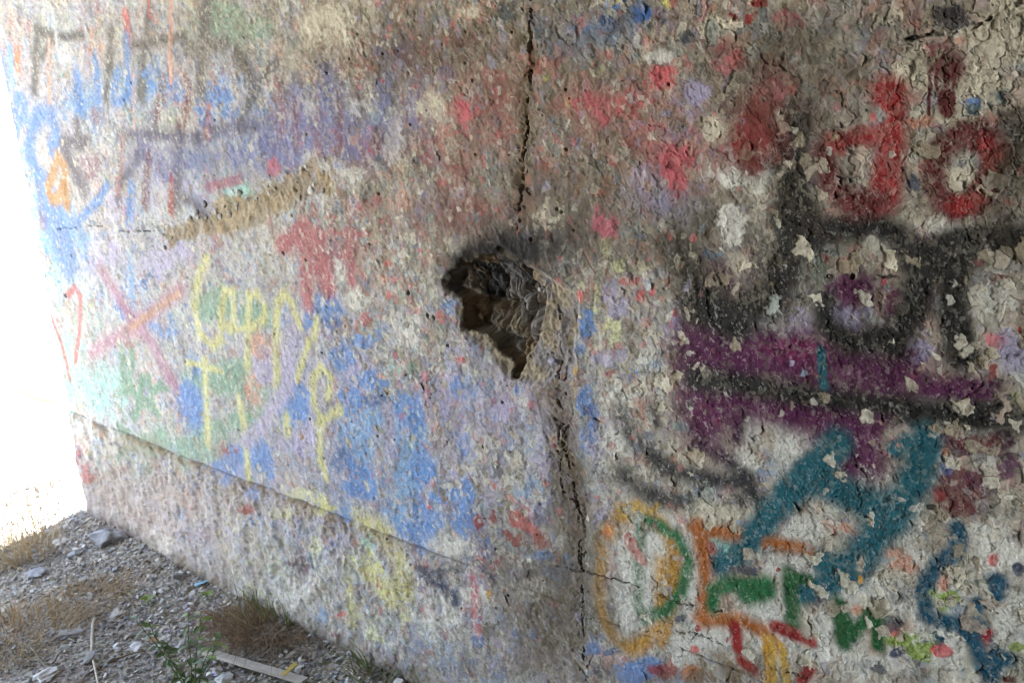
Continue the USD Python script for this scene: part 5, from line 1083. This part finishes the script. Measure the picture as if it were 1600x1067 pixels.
# single stones that stand out
for k, (px, py, s, flat, mat, lb) in enumerate([
    (168, 860, .058, (1.25, .7, .55), 'stone_grey', 'grey angular block, the largest stone, near the far foot of the wall'),
    (183, 956, .026, (1.2, .8, .22), 'stone_pale', 'small white flat stone in front of the orange dry grass'),
    (97, 852, .034, (1.3, .8, .2), 'stone_pale', 'pale flat stone beside the tall dry grass'),
    (74, 1057, .034, (1.3, .9, .3), 'stone_pale', 'pale flat stone by the dark short twig'),
    (60, 900, .034, (1.2, .9, .3), 'stone_grey', 'grey flat slab near the straw at the left'),
    (330, 855 + 60, .02, (1.2, .9, .4), 'stone_grey', 'small grey stone close to the wall foot above the weed'),
    (108, 990, .036, (1.3, .9, .25), 'stone_grey', 'grey flat slab left of the pale bent stick'),
    (215, 1008, .028, (1.2, .9, .3), 'stone_pale', 'pale stone right of the pale bent stick'),
    (350, 1062, .030, (1.2, .9, .35), 'stone_pale', 'white stone at the front below the wooden lath'),
    (120, 872, .030, (1.2, .8, .35), 'stone_grey', 'grey stone between the dry grass and the grey block')]):
    g = G(px, py); t = thing('loose_stone', lb, 'stone', g + [0, 0, s * flat[2] * 0.45], rg.uniform(0, 360))
    obj('stone_body', rock(400 + k, s, 3, 0.5, flat), mat, t, smooth=25)

# ---------------------------------------------------------------- grass, weed, twigs, lath
def blades(n, spread, height, width, lean, seed, droop=0.5, flatten=False):
    r = np.random.RandomState(seed); V, Fc = [], []
    for _ in range(n):
        a = r.rand() * 2 * np.pi; rr = spread * math.sqrt(r.rand()); b = np.array([rr * math.cos(a), rr * math.sin(a), 0])
        d = np.array([math.cos(a) + r.randn() * .8, math.sin(a) + r.randn() * .8, 0]); d /= np.linalg.norm(d) + 1e-6
        h = height * r.uniform(0.45, 1.1); ln = lean * r.uniform(0.2, 1.3); sd_ = np.array([-d[1], d[0], 0]) * width * r.uniform(.6, 1.3)
        dr = droop * r.uniform(0.3, 1.4); o = len(V); m = 5
        for k in range(m):
            t = k / (m - 1)
            c = b + d * ln * h * (t + dr * t * t) + np.array([0, 0, h * (t - dr * 0.75 * t ** 2.4)]) + r.randn(3) * width * 0.5 * (k > 0)
            c[2] = max(c[2], 0.001); w_ = sd_ * (1 - 0.9 * t)
            V += [c - w_, c + w_]
        for k in range(m - 1):
            Fc.append([o + 2 * k, o + 2 * k + 1, o + 2 * k + 3, o + 2 * k + 2])
    return np.array(V), np.array(Fc)


def tuft(name, px, py, label, cat, parts, group=None):
    t = thing(name, label, cat, G(px, py) - [0, 0, .004], 0, group)
    for nm, mat, args in parts:
        obj(nm, blades(*args), mat, t)
    return t


tuft('dry_grass_tuft', 30, 868, 'tall golden dry grass at the edge of the sunlight, far left', 'dry grass', [('dry_blades', 'dry_grass', (420, .14, .13, .0016, .5, 1)), ('straw_blades', 'straw', (40, .14, .16, .0013, .4, 2))])
tuft('dry_grass_tuft', 10, 1000, 'golden dry grass spreading in at the left below the straw', 'dry grass', [('dry_blades', 'dry_grass', (500, .20, .10, .0016, .9, 3, .8)), ('brown_blades', 'brown_grass', (120, .15, .07, .0014, 1.0, 4, .8))])
tuft('dry_grass_tuft', 140, 938, 'low orange brown dry grass in the middle of the gravel', 'dry grass', [('dry_blades', 'dry_grass', (300, .13, .06, .0014, 1.2, 5, .8)), ('brown_blades', 'brown_grass', (90, .10, .05, .0014, 1.0, 6, .8))])
tuft('dry_grass_tuft', 200, 915, 'thin sparse dry grass close behind the white flat stone', 'dry grass', [('dry_blades', 'dry_grass', (60, .06, .07, .0012, .8, 7, .6))])
tuft('dead_grass_clump', 425, 992, 'matted brown dead grass clump at the foot of the wall', 'dead grass', [('brown_blades', 'brown_grass', (800, .12, .07, .0015, 1.5, 8, .9)), ('straw_blades', 'straw', (36, .12, .06, .0012, 1.5, 9, .8)), ('dry_blades', 'dry_grass', (80, .12, .08, .0013, 1.1, 10, .7))])
tuft('dead_grass_clump', 372, 985, 'smaller brown dead grass clump between the weed and the matted clump', 'dead grass', [('brown_blades', 'brown_grass', (320, .09, .085, .0014, 1.2, 28, .8)), ('dry_blades', 'dry_grass', (30, .07, .08, .0013, 1.0, 29, .6))])
tuft('grass_tuft', 405, 975, 'upright green grass against the wall behind the dead clump', 'grass', [('green_blades', 'green_grass', (46, .07, .15, .0022, .35, 11, .5)), ('dry_blades', 'dry_grass', (22, .07, .12, .0016, .5, 12, .5))])
tuft('grass_tuft', 452, 988, 'short dark green grass at the wall foot right of the dead clump', 'grass', [('green_blades', 'green_grass', (30, .035, .09, .0020, .35, 13, .4)), ('brown_blades', 'brown_grass', (24, .04, .06, .0014, .6, 14, .5))])
tuft('grass_tuft', 590, 1072, 'arching green grass at the bottom edge under the yellow arc', 'grass', [('green_blades', 'green_grass', (34, .06, .16, .0024, .75, 15, .8)), ('straw_blades', 'straw', (10, .06, .17, .0018, .7, 16, .8)), ('brown_blades', 'brown_grass', (26, .07, .08, .0015, .8, 17, .6))])
tuft('grass_tuft', 700, 1100, 'thin green grass stalks rising from the bottom edge, right of the arching grass', 'grass', [('green_blades', 'green_grass', (18, .07, .17, .0016, .35, 18, .3)), ('brown_blades', 'brown_grass', (14, .07, .15, .0012, .4, 19, .3))])
for k, (px, py, s_, lb) in enumerate([(15, 790, 1.0, 'dry tuft in the glaring sunlight just beyond the golden grass'), (8, 690, 1.2, 'faint dry tuft halfway up the glaring strip'), (10, 570, 1.3, 'faint dry tuft near the top of the glaring strip'), (60, 820, .7, 'short dry tuft at the shade line by the end of the wall'), (80, 770, .5, 'tiny dry tuft in the glare beside the wall end')]):
    tuft('dry_grass_tuft', px, py, lb, 'dry grass', [('dry_blades', 'dark_stalk', (60, .16 * s_, .14 * s_, .0022, .5, 40 + k))])

# leafy weed
def leaf(length, width, seed):
    r = np.random.RandomState(seed); t = np.linspace(0, 1, 6); wv = width * np.sin(np.pi * t ** 0.8) ** 0.8 * 0.5; V = []
    for a, b in zip(t, wv):
        bend = -0.25 * length * a * a
        V += [[a * length, -b, bend + b * .35], [a * length, 0, bend], [a * length, b, bend + b * .35]]
    Fc = []
    for k in range(5):
        o = 3 * k; Fc += [[o, o + 3, o + 4, o + 1], [o + 1, o + 4, o + 5, o + 2]]
    return trimesh.Trimesh(*meshq(np.array(V), np.array(Fc)), process=False)


def meshq(V, Fq):
    return V, np.vstack([Fq[:, [0, 1, 2]], Fq[:, [0, 2, 3]]])


def tube(pts, r0, r1, n=6):
    pts = np.array(pts, float); V, Fc = [], []
    for i, p in enumerate(pts):
        t = pts[min(i + 1, len(pts) - 1)] - pts[max(i - 1, 0)]; t /= np.linalg.norm(t) + 1e-9
        a = np.cross(t, [0.3, 0.2, 1] if abs(t[2]) < .9 else [1, 0, 0]); a /= np.linalg.norm(a); b = np.cross(t, a)
        rr = r0 + (r1 - r0) * i / (len(pts) - 1)
        V += [p + rr * (math.cos(2 * np.pi * k / n) * a + math.sin(2 * np.pi * k / n) * b) for k in range(n)]
    for i in range(len(pts) - 1):
        for k in range(n):
            Fc.append([i * n + k, i * n + (k + 1) % n, (i + 1) * n + (k + 1) % n, (i + 1) * n + k])
    V = np.array(V); F3 = meshq(V, np.array(Fc))[1]
    caps = [[0, k + 1, k] for k in range(1, n - 1)] + [[(len(pts) - 1) * n, (len(pts) - 1) * n + k, (len(pts) - 1) * n + k + 1] for k in range(1, n - 1)]
    return V, np.vstack([F3, caps])


rw = np.random.RandomState(17)
weed = thing('leafy_weed', 'leafy green weed growing in the gravel left of the lath', 'weed', G(300, 1085) - [0, 0, .003])
for k in range(7):
    a = rw.rand() * 2 * np.pi; ln = rw.uniform(.03, .13); h = rw.uniform(.12, .30)
    st = [np.array([ln * math.cos(a) * t, ln * math.sin(a) * t, h * t - .02 * t * t]) + rw.randn(3) * .002 * (t > 0) for t in np.linspace(0, 1, 6)]
    obj('stem', tube(st, .0022, .001), 'weed_stem', weed, smooth=True)
    for j in range(12):
        t = 0.15 + 0.85 * j / 11; i = int(t * 5); p = st[min(i, 4)] + (st[min(i, 4) + 1] - st[min(i, 4)]) * (t * 5 - i if i < 5 else 1)
        L = leaf(rw.uniform(.022, .038), rw.uniform(.013, .020), k * 9 + j)
        L.apply_transform(trimesh.transformations.euler_matrix(rw.uniform(-.4, .4), rw.uniform(-.6, .5), j * 2.4 + rw.rand()))
        L.apply_translation(p)
        obj('leaf', L, 'weed_leaf_light' if rw.rand() < .28 else 'weed_leaf', weed, smooth=True)


def stick(name, pts, r0, r1, mat, label, cat='twig', lift=0.0):
    W_ = [G(*p) + [0, 0, r0 * 0.9 + 0.004 + lift] for p in pts]
    from scipy.interpolate import interp1d
    t = np.linspace(0, 1, len(W_)); W_ = interp1d(t, np.array(W_), axis=0, kind='quadratic' if len(W_) > 2 else 'linear')(np.linspace(0, 1, 9))
    W_[1:-1] += np.random.RandomState(len(label)).randn(7, 3) * r0 * 0.35
    o = W_[0].copy(); o[2] = float(gz(o[0], o[1]))
    t_ = thing(name, label, cat, o)
    obj('stalk', tube(W_ - o, r0, r1), mat, t_, smooth=True)


stick('pale_stick', [(148, 968), (144, 1010), (154, 1070)], .0048, .003, 'twig_pale', 'pale bent stick lying towards the bottom edge', 'stick')
stick('dark_twig', [(75, 1050), (98, 1020)], .0032, .002, 'twig_brown', 'short dark twig by the pale flat stone')
stick('brown_stem', [(128, 1066), (140, 1050), (180, 1030), (228, 1016)], .0034, .0016, 'twig_brown', 'long curved brown stem crossing in front of the pale stick')
stick('straw_stalk', [(0, 880), (40, 896)], .0018, .0012, 'straw', 'thin straw lying below the tall dry grass at the far left', 'straw')
stick('straw_stalk', [(48, 1010), (70, 1040)], .0018, .0012, 'straw', 'thin straw lying above the short dark twig', 'straw')
stick('straw_stalk', [(330, 1006), (376, 1000)], .0022, .0016, 'straw', 'pale straw just above the end of the lath', 'straw')
stick('straw_stalk', [(306, 925), (318, 912)], .0016, .0012, 'straw', 'short straw leaning at the wall foot by the blue chip', 'straw', .008)
stick('straw_stalk', [(180, 925), (200, 930), (207, 938)], .0016, .0012, 'straw', 'curved straw behind the white flat stone', 'straw', .004)
stick('fallen_branch', [(8, 600), (30, 613), (60, 626), (85, 632), (112, 645)], .010, .005, 'dark_stalk', 'thin branch lying in the glare just beyond the wall end', 'branch')

a, b = G(322, 1026), G(478, 1073)
L = np.linalg.norm((b - a)[:2]); t = thing('wooden_lath', 'flat pale wooden lath lying on the gravel at the bottom', 'lath', (*((a + b) / 2)[:2], 0.020 + float(gz(*((a + b) / 2)[:2]))), math.degrees(math.atan2(b[1] - a[1], b[0] - a[0])))
bm = trimesh.creation.box((L, 0.024, 0.010)); obj('board', bm, 'lath_wood', t)
g = G(455, 1062); t = thing('yellow_strip', 'torn yellow strip lying on the end of the lath', 'strip', (g[0], g[1], 0.0275 + float(gz(*g[:2]))), 20)
v = np.array([[-.03, -.006, 0], [-.03, .007, .001], [0, -.008, .003], [0, .006, .004], [.03, -.005, .0], [.034, .009, .002]]); v2 = v + [0, 0, .0012]
fq = np.array([[0, 2, 3, 1], [2, 4, 5, 3]]); obj('strip_body', (np.vstack([v, v2]), np.vstack([fq[:, ::-1], fq + 6, [[0, 6, 8, 2], [2, 8, 10, 4], [4, 10, 11, 5], [5, 11, 9, 3], [3, 9, 7, 1], [1, 7, 6, 0]]])), 'yellow_strip', t)
for k, (px, py, s_, mat, nm, lb, cat) in enumerate([(317, 924, .020, 'blue_chip', 'paint_chip', 'pale blue paint chip on the gravel at the wall foot', 'paint chip'), (340, 1050, .016, 'lilac_chip', 'paint_chip', 'lilac paint chip by the near side of the lath', 'paint chip'), (158, 972, .014, 'dead_leaf', 'fallen_leaf', 'small reddish fallen leaf near the top of the pale stick', 'leaf'), (240, 997, .014, 'dead_leaf', 'fallen_leaf', 'small brown fallen leaf left of the weed', 'leaf'), (232, 945, .02, 'weed_leaf_light', 'seedling', 'yellow green seedling above the leafy weed', 'seedling'), (327, 945, .018, 'weed_leaf_light', 'seedling', 'small round green seedling by the dead grass', 'seedling')]):
    g = G(px, py); t = thing(nm, lb, cat, g + [0, 0, .006], 35 * k)
    if nm == 'seedling':
        for j in range(4):
            L_ = leaf(s_ * 1.5, s_, 90 + j); L_.apply_transform(trimesh.transformations.euler_matrix(0, -.5, j * 1.7)); L_.apply_translation([0, 0, .012]); obj('leaf', L_, mat, t, smooth=True)
        obj('stem', tube([[0, 0, -.004], [0, 0, .006], [.001, 0, .013]], .0015, .001), 'weed_stem', t)
    else:
        c = rock(500 + k, s_, 2, .5, (1.2, .8, .12)); obj('chip_body' if nm == 'paint_chip' else 'leaf_blade', c, mat, t, smooth=25)
